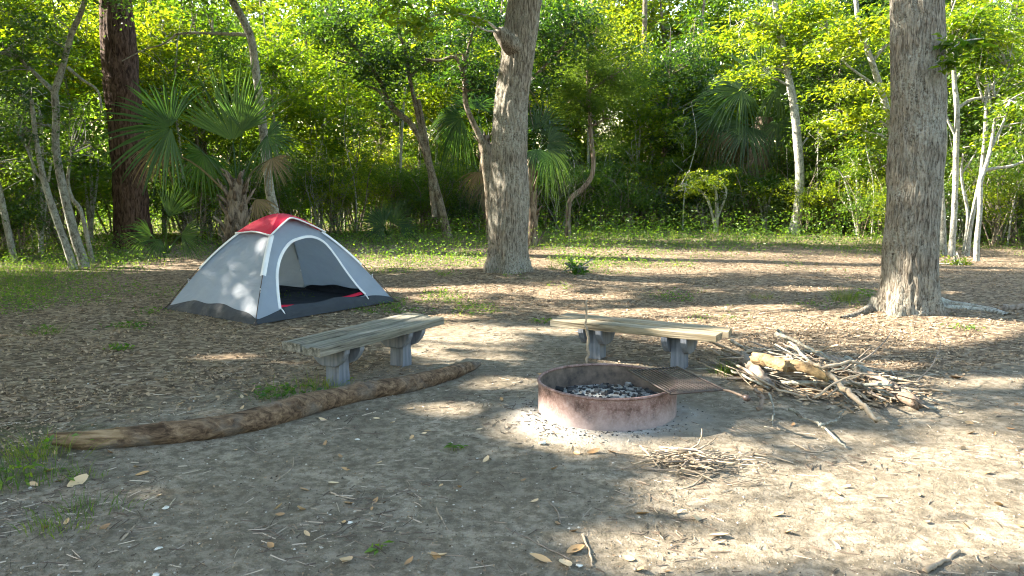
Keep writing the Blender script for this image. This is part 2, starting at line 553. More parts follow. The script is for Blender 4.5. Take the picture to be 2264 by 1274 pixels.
def axis(lo, hi, stops):
    out, x = [lo], lo
    while x < hi:
        for a, b, s in stops:
            if a <= x < b:
                x += s
                break
        out.append(min(x, hi))
    return np.array(out)


xs = axis(-320, 320, [(-320, -60, 26), (-60, -22, 2.5), (-22, -8, 0.35), (-8, -4, 0.08), (-4, 4.5, 0.04), (4.5, 9, 0.08), (9, 22, 0.35), (22, 60, 2.5), (60, 321, 26)])
ys = axis(-60, 520, [(-60, -10, 8), (-10, 2, 0.8), (2, 2.8, 0.1), (2.8, 8, 0.04), (8, 14, 0.09), (14, 26, 0.25), (26, 60, 1.2), (60, 521, 30)])
X, Y = np.meshgrid(xs, ys, indexing='xy')
W = np.stack([X, Y, hgt(X, Y)], -1)
V, F = gridmesh(W)
me = mesh_np('ground', V, F, M['ground'])
for nm, fn in (('bare', bare_mask), ('green', green_mask), ('ash', ash_mask)):
    a = me.attributes.new(nm, 'FLOAT', 'POINT')
    a.data.foreach_set('value', np.ascontiguousarray(fn(V[:, 0].astype(float), V[:, 1].astype(float)), np.float32))
tag(link('ground', me), 'forest floor of bare earth, leaf litter and green ground cover', None, None, 'structure')

# ------------------------------------------------------------------ where the sun reaches the clearing: the crowns stay open along those rays
LIT = [(2120, 1040, 250, 66), (1960, 1080, 200, 30), (2200, 1110, 160, 40), (2260, 1170, 150, 85), (1900, 1120, 170, 30), (2060, 1215, 170, 30), (1540, 1090, 150, 24), (1760, 1050, 110, 18),
       (1680, 1140, 170, 26), (1830, 1190, 120, 18), (1380, 1190, 110, 22), (1620, 1215, 90, 16), (1210, 945, 110, 34), (1310, 990, 75, 22), (1570, 1005, 90, 22), (1450, 1245, 110, 18), (1900, 1265, 120, 16),
       (1010, 742, 120, 26), (1085, 795, 95, 16), (950, 775, 60, 12), (1110, 850, 70, 14), (1000, 700, 80, 8),
       (1800, 712, 360, 21), (2130, 732, 180, 26), (1420, 690, 190, 10), (1100, 640, 190, 10), (980, 655, 90, 8), (1290, 655, 140, 8), (1650, 680, 160, 8),
       (1600, 545, 280, 7), (1300, 560, 90, 7), (1960, 808, 90, 12), (2190, 845, 130, 16), (2150, 960, 130, 18), (1860, 965, 110, 16),
       (1000, 905, 80, 14), (640, 800, 50, 6), (520, 790, 50, 6), (1900, 600, 80, 6), (1240, 730, 110, 10), (1390, 800, 80, 10), (870, 640, 60, 6)]
LIT3 = [(at(1972, 625, 9.25), 0.22), (at(1985, 560, 9.2), 0.10), (at(1112, 250, 13.2), 0.45), (at(1106, 400, 13.2), 0.22), (at(1120, 100, 13.2), 0.3), (at(562, 700, 9.0), 0.06),
        (at(575, 535, 9.9), 0.09), (at(525, 640, 9.5), 0.07), (at(556, 643, 9.4), 0.05), (at(535, 672, 9.2), 0.07), (at(585, 515, 10.2), 0.08),
        (at(1730, 800, 6.6), 0.22), (at(1790, 840, 6.3), 0.2), (at(1830, 880, 6.1), 0.18), (at(1700, 850, 6.3), 0.14), (at(2000, 870, 6.0), 0.15),
        (at(1205, 905, 5.2), 0.13), (at(1330, 870, 5.5), 0.09), (at(1480, 725, 6.8), 0.16), (at(1540, 1020, 4.5), 0.16), (at(900, 705, 7.2), 0.12), (at(800, 738, 6.6), 0.06)]


SOFT = [(1850, 1110, 520, 150, 0.86), (1020, 760, 150, 60, 0.8), (1800, 730, 480, 50, 0.85), (2150, 930, 220, 60, 0.75), (1560, 600, 480, 50, 0.7), (1120, 665, 220, 30, 0.75), (1450, 1230, 260, 50, 0.7)]


def in_sun_gap(P):
    P = np.asarray(P, float)
    t = P[:, 2] / TO_SUN[2]
    q = P - TO_SUN * t[:, None]
    q[:, 2] = 0
    u, v, d = proj(q)
    ok = q[:, 1] > 1.0
    w = 0.9 * (fbm(q[:, 0] * 1.7, q[:, 1] * 1.7, 3, 5) - 0.5)
    hit = np.zeros(len(P), bool)
    for (cu, cv, ru, rv) in LIT:
        hit |= ok & (np.sqrt(((u - cu) / ru) ** 2 + ((v - cv) / rv) ** 2) + w < 1.0)
    lot = _hash(np.floor(P[:, 0] * 97), np.floor(P[:, 1] * 89 + P[:, 2] * 1013), 6)
    for (cu, cv, ru, rv, p_) in SOFT:
        hit |= ok & (np.sqrt(((u - cu) / ru) ** 2 + ((v - cv) / rv) ** 2) + w < 1.0) & (lot < p_)
    for c, r in LIT3:
        dv = P - c
        a = dv @ TO_SUN
        hit |= (np.linalg.norm(dv - a[:, None] * TO_SUN, axis=1) < r) & (a > 0.5)
    return hit


# ------------------------------------------------------------------ trees
def trunk_np(path, sides, rings, rough=0.0, ridges=20, flare=0.0, lobes=5, seed=0, ph=0.0):
    Q = smooth_path(path, rings)
    V, F = tube(Q[:, :3], Q[:, 3], sides, caps=False)
    V = V.reshape(rings, sides, 3)
    rad = V - Q[:, None, :3]
    th = np.arange(sides) / sides
    s = np.concatenate([[0], np.cumsum(np.linalg.norm(np.diff(Q[:, :3], axis=0), axis=1))])
    k = np.ones((rings, sides))
    if flare:
        hh = np.clip(s - 0.15, 0, None)
        k = k + (flare * np.exp(-hh / 0.22))[:, None] * (1 + 0.55 * np.cos(2 * math.pi * th * lobes + ph)[None, :] + 0.25 * np.cos(2 * math.pi * th * (lobes + 3) + 1.0)[None, :])
    out = rad * k[:, :, None]
    if rough:
        T, S = np.meshgrid(th, s)
        f = fbm(T * ridges + 0.8 * (vnoise(T * 6, S * 2, seed + 3, 6) - 0.5), S * ridges * 0.12 / max(Q[0, 3], 0.05) * 0.25, 4, seed, ridges)
        g = fbm(T * 5, S * 2.0, 3, seed + 40, 5)
        out = out + unit(rad) * (np.clip((np.abs(f - 0.5) * 9.0), 0, 1) * 0.9 * rough + (g - 0.5) * rough * 2.2)[:, :, None]
    return (Q[:, None, :3] + out).reshape(-1, 3), F


def px_path(pts, Y, dy=0.0):
    """photograph polyline (u, v, radius in pixels[, extra depth]) at the distance Y -> rows x, y, z, r"""
    out = []
    for q in pts:
        yy = Y + dy + (q[3] if len(q) > 3 else 0.0)
        p = at(q[0], q[1], yy)
        out.append([p[0], p[1], p[2], q[2] * yy / FPX])
    return np.array(out)


def px_clusters(spec, Y, r, dY=0.9):
    out = []
    for (u, v, ru, rv, n) in spec:
        c = at(u, v, Y)
        s = Y / FPX
        out.append(ellipsoid_pts(n, c, (ru * s, dY, rv * s), r, 0.6, 0.38, 0.7))
    return np.vstack(out)


def crown_mesh(name, CL, base, mat, per, spread, flat, size, r, lw=0.55, tilt=0.5, mask=False, twigs=None):
    V, F, v = sprays(CL, per, spread, flat, size, r, lw, tilt)
    if mask:
        keep = ~in_sun_gap(V.reshape(-1, 4, 3).mean(1))
        V = V.reshape(-1, 4, 3)[keep].reshape(-1, 3)
        v = v.reshape(-1, 4)[keep].ravel()
        F = np.arange(len(V)).reshape(-1, 4)
    return mesh_np(name, V - base, F, mat, None, v, False)


def hero(name, label, Y, trunk, bark, limbs=(), crown=(), leaf=None, per=40, spread=0.34, flat=0.4, size=0.10, lw=0.55, sides=14, rings=40,
         rough=0.006, ridges=12, flare=0.14, lobes=4, seed=1, dY=0.9, cat_='tree', tilt=0.5, group=None, ph=0.0, twig_n=26, extra_cl=None, mask=False, foot=True):
    r = np.random.default_rng(seed)
    T = px_path(trunk, Y)
    if bark in (M['pale'], M['lichen']):
        T[:, 3] *= 0.85
    gz = hz(T[0, 0], T[0, 1])
    if foot:
        T[0, 2] = gz
        T = np.vstack([T[0] - [0, 0, 0.15, 0], T])
    base = np.array([T[0, 0], T[0, 1], gz])
    o = empty(name, base, label, cat_, group)
    V, F = trunk_np(T, sides, rings, rough, ridges, flare, lobes, seed, ph)
    link('trunk', mesh_np('trunk', V - base, F, bark), o)
    for L in limbs:
        Q = px_path(L, Y)
        V, F = trunk_np(Q, 8, max(10, 5 * len(Q)), rough * 0.4, 6, 0, 1, seed)
        link('limb', mesh_np('limb', V - base, F, bark), o)
    if len(crown) or extra_cl is not None:
        CL = px_clusters(crown, Y, r, dY) if len(crown) else np.zeros((0, 3))
        if extra_cl is not None:
            CL = np.vstack([CL, extra_cl])
        link('crown', crown_mesh('crown', CL, base, leaf, per, spread, flat, size, r, lw, tilt, mask), o)
        # thin branches that carry the sprays
        ax = np.vstack([px_path(L, Y)[:, :3] for L in limbs] + [T[len(T) // 2:, :3]])
        parts = []
        for c in CL[r.permutation(len(CL))[:twig_n]]:
            a = ax[np.argmin(np.linalg.norm(ax - c, axis=1))]
            m = (a + c) / 2 + r.normal(0, 0.12, 3)
            P = smooth_path(np.array([a, m, c]), 6)
            parts.append(tube(P, np.linspace(0.014, 0.004, 6), 4, False))
        if parts:
            V, F = cat(parts)
            tag(link('branch', mesh_np('branch', V - base, F, bark), o), None, None, None, 'stuff')
    return o


# --- the two grey oaks and the dark pine
mid_crown = ellipsoid_pts(170, (1.2, 13.2, 11.0), (4.6, 4.2, 3.4), np.random.default_rng(2), 0.5)
oak_mid = hero('oak_tree', 'thick grey oak trunk leaning slightly, with a knobbly branch stub, behind the benches', 13.6,
     [(1121, 607, 42), (1122, 590, 41), (1123, 540, 40), (1126, 450, 41.5), (1126, 400, 40), (1127, 300, 36.5), (1134, 200, 34), (1147, 100, 34), (1161, 0, 33), (1185, -150, 31), (1220, -400, 27), (1240, -700, 18)],
     M['oak'], [], [], M['mid'], 70, 0.8, 0.45, 0.17, 0.6, 96, 260, 0.021, 26, 0.26, 5, 11, extra_cl=mid_crown, mask=True, ph=2.0, twig_n=40)
base = np.array(oak_mid.location)
Q = px_path([(1140, 108, 20, -0.05), (1124, 92, 17, -0.2), (1110, 76, 13, -0.25), (1102, 68, 10, -0.27), (1099, 64, 3, -0.27)], 13.5)
V, F = trunk_np(Q, 24, 24, 0.018, 8, 0, 1, 4)
link('branch_stub', mesh_np('branch_stub', V - base, F, M['oak']), oak_mid)
for L in ([(1106, 72, 3.5, -.25), (1080, 50, 3, -.3), (1050, 38, 2.5, -.4), (1000, 30, 2, -.6), (950, 38, 1.5, -.6), (915, 62, 1, -.6)], [(1104, 70, 3, -.25), (1070, 66, 2, -.5), (1040, 45, 1.2, -.7)]):
    V, F = tube(px_path(smooth_path(L, 14), 13.5)[:, :3], px_path(smooth_path(L, 14), 13.5)[:, 3], 6)
    link('limb', mesh_np('limb', V - base, F, M['pale']), oak_mid)
r_ = np.random.default_rng(5)
CL = px_clusters([(1000, 25, 60, 14, 7), (930, 55, 40, 18, 6), (880, 30, 50, 25, 8), (1060, 45, 22, 10, 3)], 13.0, r_, 0.35)
link('leaf_spray', crown_mesh('leaf_spray', CL, base, M['spring'], 16, 0.22, 0.5, 0.13, r_, 0.5, 0.6), oak_mid)['kind'] = 'stuff'

right_crown = ellipsoid_pts(120, (5.2, 9.4, 9.6), (4.0, 3.8, 3.0), np.random.default_rng(3), 0.5)
oak_right = hero('oak_tree', 'massive straight grey oak trunk with flared roots beside the firewood pile', 9.67,
     [(2008, 693, 57), (2010, 670, 55), (2012, 600, 53.5), (2017, 500, 52), (2022, 400, 52), (2028, 300, 52), (2030, 200, 52), (2029, 100, 51), (2026, 0, 49), (2022, -200, 46), (2030, -500, 40), (2050, -900, 26)],
     M['oak'], [], [], M['mid'], 70, 0.8, 0.45, 0.17, 0.6, 112, 300, 0.022, 28, 0.26, 5, 23, extra_cl=right_crown, mask=True, ph=0.4, twig_n=40)
base = np.array(oak_right.location)
for L in ([(1985, 668, 26), (1955, 684, 17), (1925, 694, 11), (1895, 702, 7), (1860, 708, 3)], [(2050, 672, 20, 0.3), (2090, 676, 8, 0.35), (2130, 682, 6, 0.3), (2180, 690, 6, 0.1), (2230, 702, 4, -0.1)],
          [(2055, 680, 16), (2090, 690, 6, 0.05), (2140, 690, 5, 0.2), (2200, 697, 4.5, .0), (2222, 704, 3, -0.1)]):
    Q = smooth_path(np.array([list(q) + [0.0] * (4 - len(q)) for q in L]), 22)
    P = px_path(Q, 9.67)
    gxy = np.array([gp(q[0], q[1]) for q in Q])
    P[:, 0], P[:, 1] = gxy[:, 0], gxy[:, 1]
    P[:, 2] = hgt(P[:, 0], P[:, 1]) + P[:, 3] * 0.25
    V, F = trunk_np(P, 12, 40, 0.006, 6, 0, 1, 9)
    link('root', mesh_np('root', V - base, F, M['pale'] if L[1][0] > 2000 else M['oak']), oak_right)
CL = px_clusters([(2095, 100, 22, 8, 4), (2140, 90, 40, 10, 5), (2090, 140, 22, 5, 4)], 9.3, r_, 0.2)
link('leaf_spray', crown_mesh('leaf_spray', CL, base, M['spring'], 14, 0.13, 0.4, 0.11, r_, 0.5, 0.5), oak_right)['kind'] = 'stuff'
V, F = tube(px_path(smooth_path([(2060, 150, 3, -.2), (2090, 120, 2.4, -.4), (2130, 92, 2, -.45), (2175, 85, 1, -.45)], 10), 9.67)[:, :3], 0.008, 6)
link('limb', mesh_np('limb', V - base, F, M['pale']), oak_right)

pine_crown = ellipsoid_pts(90, (-11.2, 19.5, 12.0), (3.2, 3.0, 3.4), np.random.default_rng(4), 0.5)
hero('pine_tree', 'big dark pine with deep reddish brown bark behind the fan palm', 19.0,
     [(296, 545, 37), (293, 500, 36), (288, 420, 34), (280, 300, 34), (266, 150, 33), (255, 0, 31), (240, -250, 28), (230, -500, 20), (228, -700, 10)],
     M['pine'], [], [], M['dark'], 60, 0.6, 0.5, 0.16, 0.25, 72, 200, 0.035, 14, 0.12, 5, 31, extra_cl=pine_crown)

# --- slender trees that the photograph shows one by one
hero('slender_tree', 'slender pale tree leaning over the red-topped tent, one thin level branch', 14.6,
     [(612, 600, 12), (608, 480, 11.5), (598, 430, 11), (588, 350, 10.5), (578, 250, 10), (565, 150, 9.5), (553, 80, 9), (530, 30, 8.5), (510, -5, 8), (470, -90, 7)], M['lichen'],
     [[(553, 78, 4), (520, 76, 3.5), (470, 74, 3), (420, 73, 2.5), (390, 76, 2)], [(390, 76, 2), (360, 98, 1.6), (320, 110, 1.2), (270, 135, 1)]],
     [(430, -60, 140, 50, 26), (560, -90, 130, 40, 24), (480, 20, 50, 20, 5)], M['mid'], 40, 0.35, 0.45, 0.11, seed=41, dY=1.2)
hero('forked_tree', 'lichen-covered forked tree leaning away from the tent, left of the dark pine', 14.9,
     [(188, 585, 12), (165, 520, 11), (140, 420, 10), (124, 330, 9), (124, 250, 8.5), (120, 200, 8)], M['lichen'],
     [[(120, 205, 7.5), (138, 150, 6.5), (148, 110, 6), (160, 70, 6), (178, 30, 5.5), (190, -10, 5)], [(122, 205, 6), (95, 180, 5), (70, 155, 4), (48, 135, 3)], [(48, 135, 3), (10, 115, 2)], [(150, 150, 4), (180, 175, 3), (215, 200, 2.5), (225, 240, 2)]],
     [(60, 60, 90, 70, 26), (200, -20, 110, 50, 24), (20, 160, 60, 50, 14), (110, 110, 50, 50, 10)], M['dark'], 38, 0.3, 0.5, 0.085, seed=42, dY=1.2)
hero('leaning_tree', 'thin lichen-covered trunk leaning close beside the forked tree', 14.6,
     [(162, 590, 9), (145, 540, 8.5), (120, 470, 8), (98, 400, 7), (85, 340, 6), (75, 270, 5), (70, 220, 4)], M['lichen'],
     [[(98, 400, 4), (80, 380, 3), (60, 330, 2.5), (40, 300, 2)]], [(70, 250, 70, 60, 20), (30, 300, 60, 50, 14), (90, 330, 40, 40, 7)], M['dark'], 38, 0.28, 0.5, 0.075, seed=43)
hero('leaning_tree', 'grey leaning trunk at the far left edge of the forest', 16.0,
     [(30, 560, 8), (15, 500, 8), (0, 430, 7), (-20, 360, 6), (-30, 280, 5)], M['lichen'], [], [(-20, 230, 60, 70, 20), (20, 370, 40, 40, 8)], M['dark'], 36, 0.3, 0.5, 0.08, seed=44)
hero('leaning_tree', 'short crooked sapling between the forked tree and the dark pine', 15.6,
     [(200, 520, 5.5), (180, 470, 5), (160, 440, 4.5), (150, 400, 4), (158, 340, 3)], M['lichen'], [], [(165, 330, 50, 35, 12), (190, 260, 40, 40, 10)], M['mid'], 34, 0.26, 0.5, 0.08, seed=45)

hero('small_oak', 'small leaning oak with dark glossy leaves and forked limbs, left of the leaning grey trunk', 22.0,
     [(990, 515, 9.5), (978, 470, 8.5), (962, 410, 8), (945, 350, 7.5), (928, 305, 6.5), (905, 270, 5.5), (892, 258, 5)], M['brown'],
     [[(892, 260, 6), (860, 225, 5), (840, 180, 4.5), (815, 140, 4), (780, 100, 3), (745, 60, 2.5)], [(935, 310, 5), (918, 230, 4.5), (905, 170, 4), (895, 110, 3.5), (880, 60, 3), (885, -10, 2)],
      [(900, 268, 4), (865, 240, 3), (835, 200, 3), (805, 190, 2)], [(962, 480, 7), (955, 420, 6.5), (950, 360, 5.5), (940, 300, 5), (925, 220, 4)], [(820, 150, 3), (770, 140, 2.2), (735, 130, 1.5)], [(905, 170, 3), (950, 135, 2.2), (985, 130, 1.5)]],
     [(790, 60, 110, 60, 60), (860, 130, 90, 60, 46), (940, 60, 80, 60, 40), (800, 160, 60, 40, 20), (930, 150, 60, 40, 18), (720, 40, 60, 40, 18), (850, 220, 40, 30, 8)], M['dark'], 44, 0.36, 0.5, 0.11, seed=46, dY=1.3, twig_n=50)
hero('evergreen_tree', 'dark-limbed evergreen crowding the leaning grey oak from behind', 20.0,
     [(1085, 500, 8), (1080, 430, 8), (1072, 360, 7.5), (1068, 320, 7), (1048, 275, 6), (1030, 230, 5.5), (1028, 170, 5), (1026, 120, 4)], M['brown'],
     [[(1030, 200, 4), (1010, 130, 3.5), (970, 135, 3), (940, 130, 2)], [(1028, 150, 4), (1040, 90, 3), (1060, 30, 2)], [(1165, 190, 4), (1200, 150, 3), (1240, 110, 2.5), (1270, 60, 2)]],
     [(1040, 60, 80, 60, 44), (1020, 150, 60, 50, 26), (1220, 90, 70, 60, 40), (1200, 170, 60, 40, 22), (1250, 30, 70, 40, 30), (1180, 270, 30, 40, 10), (1080, 190, 50, 40, 14)], M['dark'], 44, 0.34, 0.5, 0.11, seed=47, dY=1.2, twig_n=44)
hero('cedar_tree', 'feathery olive cedar on a curved bare trunk', 21.0,
     [(1256, 515, 6), (1256, 480, 5.5), (1262, 440, 5), (1290, 415, 5), (1308, 390, 5), (1312, 350, 4.5), (1306, 300, 4.5), (1304, 250, 4), (1300, 180, 4), (1300, 100, 3)], M['cedar'],
     [[(1306, 280, 3), (1335, 265, 2.5), (1350, 262, 2)], [(1304, 250, 3), (1270, 215, 2.5), (1240, 195, 2)], [(1304, 200, 3), (1350, 170, 2.5), (1385, 150, 2)]],
     [(1300, 60, 70, 60, 60), (1310, 150, 100, 60, 80), (1260, 190, 60, 40, 36), (1370, 190, 60, 50, 36), (1300, 230, 80, 30, 36), (1340, 320, 30, 16, 7)], M['cedarleaf'], 90, 0.30, 0.7, 0.085, 0.28, seed=48, dY=1.1, tilt=0.9, twig_n=60)
hero('slender_tree', 'slender pale tree with bright spring leaves standing alone at the back of the clearing', 24.0,
     [(1755, 518, 15), (1760, 490, 13), (1766, 450, 11.5), (1768, 380, 11), (1762, 300, 10.5), (1755, 230, 10), (1745, 180, 9), (1735, 120, 8), (1720, 50, 7), (1710, -10, 6)], M['pale'],
     [[(1742, 165, 3), (1715, 150, 2.5), (1690, 155, 2)], [(1738, 130, 3), (1790, 90, 2.5), (1830, 70, 2)], [(1730, 90, 3), (1690, 60, 2.5), (1650, 40, 2)], [(1766, 330, 2.5), (1785, 305, 2)], [(1745, 190, 3), (1700, 170, 2.2), (1640, 165, 1.6)]],
     [(1700, 60, 110, 60, 44), (1780, 30, 90, 50, 34), (1650, 165, 50, 18, 12), (1800, 110, 60, 30, 16), (1720, 130, 60, 26, 14)], M['spring'], 40, 0.40, 0.3, 0.14, seed=49, dY=1.4, twig_n=44)
hero('slender_tree', 'pale tree with bright leaf sprays half hidden behind the massive straight oak', 19.5,
     [(1990, 520, 10), (1985, 430, 9.5), (1978, 330, 9), (1965, 260, 8.5), (1945, 190, 8), (1925, 130, 7), (1900, 60, 6), (1890, -20, 5)], M['pale'],
     [[(1925, 140, 4), (1960, 100, 3), (1990, 90, 2)], [(1950, 200, 4), (1915, 175, 3), (1880, 150, 2.5), (1860, 130, 2)], [(1905, 75, 3), (1870, 90, 2.5), (1840, 105, 2)], [(1970, 285, 3), (1930, 260, 2.2), (1890, 265, 1.6)], [(1978, 330, 3), (1950, 300, 2.2), (1910, 290, 1.6)]],
     [(1910, 250, 80, 20, 20), (1880, 200, 70, 22, 16), (1850, 90, 80, 40, 26), (1930, 40, 80, 40, 26), (1860, 270, 60, 20, 12), (1920, 310, 40, 12, 6)], M['spring'], 42, 0.36, 0.28, 0.12, seed=50, dY=1.2, twig_n=44)

# --- the cluster of white stems at the right
for i, (lab, Y, tr, lm, cr) in enumerate((
    ('thick white stem, closest to the massive straight oak, in the clump of bare stems', 17.7, [(2086, 560, 8), (2084, 480, 7.5), (2080, 400, 7), (2088, 320, 6.5), (2084, 250, 6), (2072, 180, 4)], [], [(2120, 60, 90, 60, 24)]),
    ('tall white stem forking high up in the clump of bare stems', 17.3, [(2103, 566, 8), (2108, 500, 7.5), (2112, 420, 7), (2114, 330, 6.5), (2116, 240, 6), (2110, 180, 5), (2108, 100, 4)], [[(2116, 240, 4), (2150, 220, 3), (2200, 215, 2.5)], [(2112, 300, 3), (2090, 250, 2.5), (2085, 200, 2)]], [(2150, 130, 90, 50, 20), (2110, 40, 70, 50, 18)]),
    ('thin white stem curving up in the middle of the clump of bare stems', 17.3, [(2138, 562, 5.5), (2146, 500, 5), (2158, 440, 5), (2168, 390, 4.5), (2178, 300, 4.5), (2182, 180, 4)], [[(2182, 205, 3), (2210, 170, 2.5), (2230, 150, 2)], [(2180, 240, 3), (2160, 180, 2)]], [(2210, 90, 80, 50, 20)]),
    ('crooked stem with a long level branch, rightmost of the clump of bare stems', 16.3, [(2158, 585, 6.5), (2160, 530, 6.5), (2166, 470, 6), (2168, 400, 5.5), (2175, 380, 5), (2190, 330, 4), (2200, 260, 3)], [[(2172, 378, 4), (2200, 372, 3), (2240, 366, 3), (2290, 345, 2.5)], [(2190, 330, 3), (2215, 280, 2.5), (2235, 220, 2)]], [(2240, 240, 50, 40, 12), (2250, 310, 40, 20, 6)]),
    ('short thin stem bent to one side in the clump of bare stems', 18.0, [(2132, 545, 4), (2140, 480, 3.8), (2130, 420, 3.5), (2125, 380, 3), (2130, 340, 2)], [[(2126, 385, 2), (2150, 350, 1.5), (2165, 320, 1)]], [(2150, 310, 30, 15, 5)]))):
    hero('pale_stem', lab, Y, tr, M['pale'], lm, cr, M['spring'], 40, 0.34, 0.3, 0.115, seed=60 + i, flare=0.12, dY=1.0, group='clump of bare pale stems beside the massive oak', sides=10)

# ------------------------------------------------------------------ palms
def fan_blade(hub, axis_, nrm, L, r, fan=250.0, nseg=34, droop=0.25, join=0.42, wid=1.0):
    """one palmate blade: folded segments joined near the hub -> V, F"""
    a = unit(axis_)
    s = unit(np.cross(nrm, a))
    n = np.cross(a, s)
    parts = []
    dphi = math.radians(fan) / nseg
    for k in range(nseg):
        ph = (k + 0.5 - nseg / 2) * dphi
        d = a * math.cos(ph) + s * math.sin(ph)
        t = -a * math.sin(ph) + s * math.cos(ph)
        Ls = L * (0.72 + 0.28 * math.cos(ph * 0.55)) * r.uniform(0.9, 1.05)
        W = []
        tw = r.normal(0, 0.05)
        for f in (0.03, 0.22, join, 0.66, 0.85, 1.0):
            half = math.tan(dphi / 2) * f * Ls if f <= join else math.tan(dphi / 2) * join * Ls * max(0.04, (1 - f) / (1 - join)) ** 0.75
            half *= wid
            dr = droop * L * max(0, f - 0.35) ** 2 * (1.0 + 0.6 * abs(math.sin(ph)))
            c = hub + d * f * Ls - n * 0.10 * L * f * f * 0.4 + np.array([0, 0, -dr]) + t * tw * f * f * L
            fold = n * half * 0.45
            W.append([c - t * half + fold, c - fold * 0.6, c + t * half + fold])
        parts.append(gridmesh(np.array(W)))
    return cat(parts)


def palm(name, label, Y, base_uv, trunk, fronds, seed, boots=26, group=None, trunk_r=0.2):
    """fronds: (u0, v0, uh, vh, ut, vt, depth shift of hub, blade length px, fan, droop, dead)"""
    r = np.random.default_rng(seed)
    b = at(base_uv[0], base_uv[1], Y)
    b[2] = hz(b[0], b[1])
    o = empty(name, b, label, 'palm', group)
    if trunk:
        T = px_path(trunk, Y)
        T[0, 2] = b[2] - 0.1
        V, F = trunk_np(T, 20, 40, 0.02, 10, 0, 1, seed)
        link('trunk', mesh_np('trunk', V - b, F, M['palmtrunk']), o)
        n = boots
        for k in range(n):                                   # stubs of old leaf stalks
            f = (k + 0.5) / n
            Q = smooth_path(T, 40)[int(f * 37) + 1]
            th = k * 2.4
            rad = np.array([math.cos(th), math.sin(th), 0])
            p0 = Q[:3] + rad * Q[3] * 0.8
            p1 = p0 + rad * 0.10 + np.array([0, 0, 0.16])
            p2 = p1 + rad * r.uniform(0.05, 0.12) + np.array([0, 0, r.uniform(0.06, 0.16)])
            V, F = tube(np.array([p0, p1, p2]), [0.040, 0.028, 0.013], 6)
            link('leaf_stub', mesh_np('leaf_stub', V - b, F, M['palmtrunk']), o)
    for (u0, v0, uh, vh, ut, vt, dz, Lp, fan, droop, dead) in fronds:
        p0 = at(u0, v0, Y)
        hub = at(uh, vh, Y + dz)
        tip = at(ut, vt, Y + dz * 1.3)
        up = np.array([0, 0, 1.0])
        m = (p0 + hub) / 2 + up * 0.10 * np.linalg.norm(hub - p0)
        P = smooth_path(np.array([p0, m, hub]), 8)
        V, F = tube(P, np.linspace(0.022, 0.012, 8), 6)
        fr = link('frond', mesh_np('frond', V - b, F, M['deadpalm'] if dead else M['palm'], None, np.full(len(V), 0.85)), o)
        ax = tip - hub
        to_cam = unit(np.array([0, 0, CAM_H]) - hub)
        nrm = unit(to_cam * 0.95 + up * 0.28 + r.normal(0, 0.22, 3))
        nrm = unit(nrm - unit(ax) * np.dot(nrm, unit(ax)))
        V, F = fan_blade(hub, ax, nrm, Lp * Y / FPX, r, fan, int(10 + fan / 9), droop)
        link('blade', mesh_np('blade', V - b, F, M['deadpalm'] if dead else M['palm'], None, np.repeat(r.uniform(0.1, 0.9, len(V) // 18), 18)), fr)
    return o


palm('fan_palm', 'broad fan palm with a stubby trunk right behind the tent', 13.6, (520, 610),
     [(520, 610, 20), (520, 540, 21), (522, 480, 22), (524, 430, 18), (526, 395, 11)],
     [(524, 420, 515, 312, 485, 150, 0.1, 185, 120, 0.02, 0), (526, 415, 535, 290, 552, 200, -0.15, 105, 110, 0.05, 0), (520, 430, 378, 282, 250, 262, -0.3, 150, 235, 0.22, 0),
      (528, 420, 590, 300, 650, 330, 0.3, 80, 200, 0.5, 0), (518, 430, 450, 340, 420, 420, 0.3, 95, 200, 0.6, 0),
      (530, 420, 600, 350, 640, 420, -0.2, 60, 160, 0.5, 1), (515, 440, 350, 330, 320, 400, 0.4, 80, 170, 0.7, 1), 
      (524, 450, 565, 440, 600, 500, 0.2, 70, 120, 0.6, 1)], 71, 34)
palm('small_palm', 'small stemless palm with one upright fan in front of the dark pine', 16.2, (370, 580), None,
     [(365, 560, 372, 480, 400, 410, 0, 85, 90, 0.05, 0), (360, 560, 335, 520, 290, 515, -0.2, 70, 130, 0.5, 0), (372, 560, 400, 520, 450, 530, 0.1, 70, 140, 0.5, 0), (366, 560, 355, 530, 335, 560, -0.3, 60, 130, 0.4, 0)], 72)
palm('small_palm', 'low spiky palmetto in the grass near the small leaning oak', 21.0, (855, 520), None,
     [(855, 520, 850, 500, 800, 490, -0.1, 62, 200, 0.3, 0), (857, 520, 870, 495, 890, 460, 0.1, 60, 180, 0.2, 0), (855, 520, 840, 490, 830, 460, 0.2, 55, 170, 0.2, 0), (860, 520, 885, 505, 910, 500, 0, 50, 170, 0.4, 0)], 73)
palm('cabbage_palm', 'tall shaggy palm with drooping grey-green fronds deep in the forest at the right', 26.0, (1665, 500),
     [(1662, 500, 22), (1664, 440, 24), (1672, 380, 24), (1684, 320, 22), (1690, 260, 16)],
     [(1690, 270, 1640, 200, 1560, 210, -0.4, 100, 250, 0.6, 0), (1690, 270, 1720, 190, 1770, 200, -0.4, 95, 250, 0.6, 0), (1690, 270, 1680, 180, 1670, 100, 0, 110, 240, 0.3, 0), (1690, 270, 1600, 240, 1540, 290, 0.2, 105, 240, 0.7, 0),
      (1690, 270, 1740, 240, 1790, 290, 0.2, 85, 240, 0.7, 0), (1690, 280, 1650, 280, 1620, 340, -0.6, 90, 200, 0.8, 0), (1690, 280, 1720, 270, 1740, 340, -0.6, 80, 200, 0.8, 0), (1690, 280, 1590, 290, 1570, 350, 0.3, 70, 180, 0.8, 1), (1690, 290, 1640, 320, 1630, 390, 0.3, 70, 160, 0.8, 1), (1690, 290, 1740, 320, 1745, 380, 0.4, 60, 160, 0.8, 1)], 74, 30)
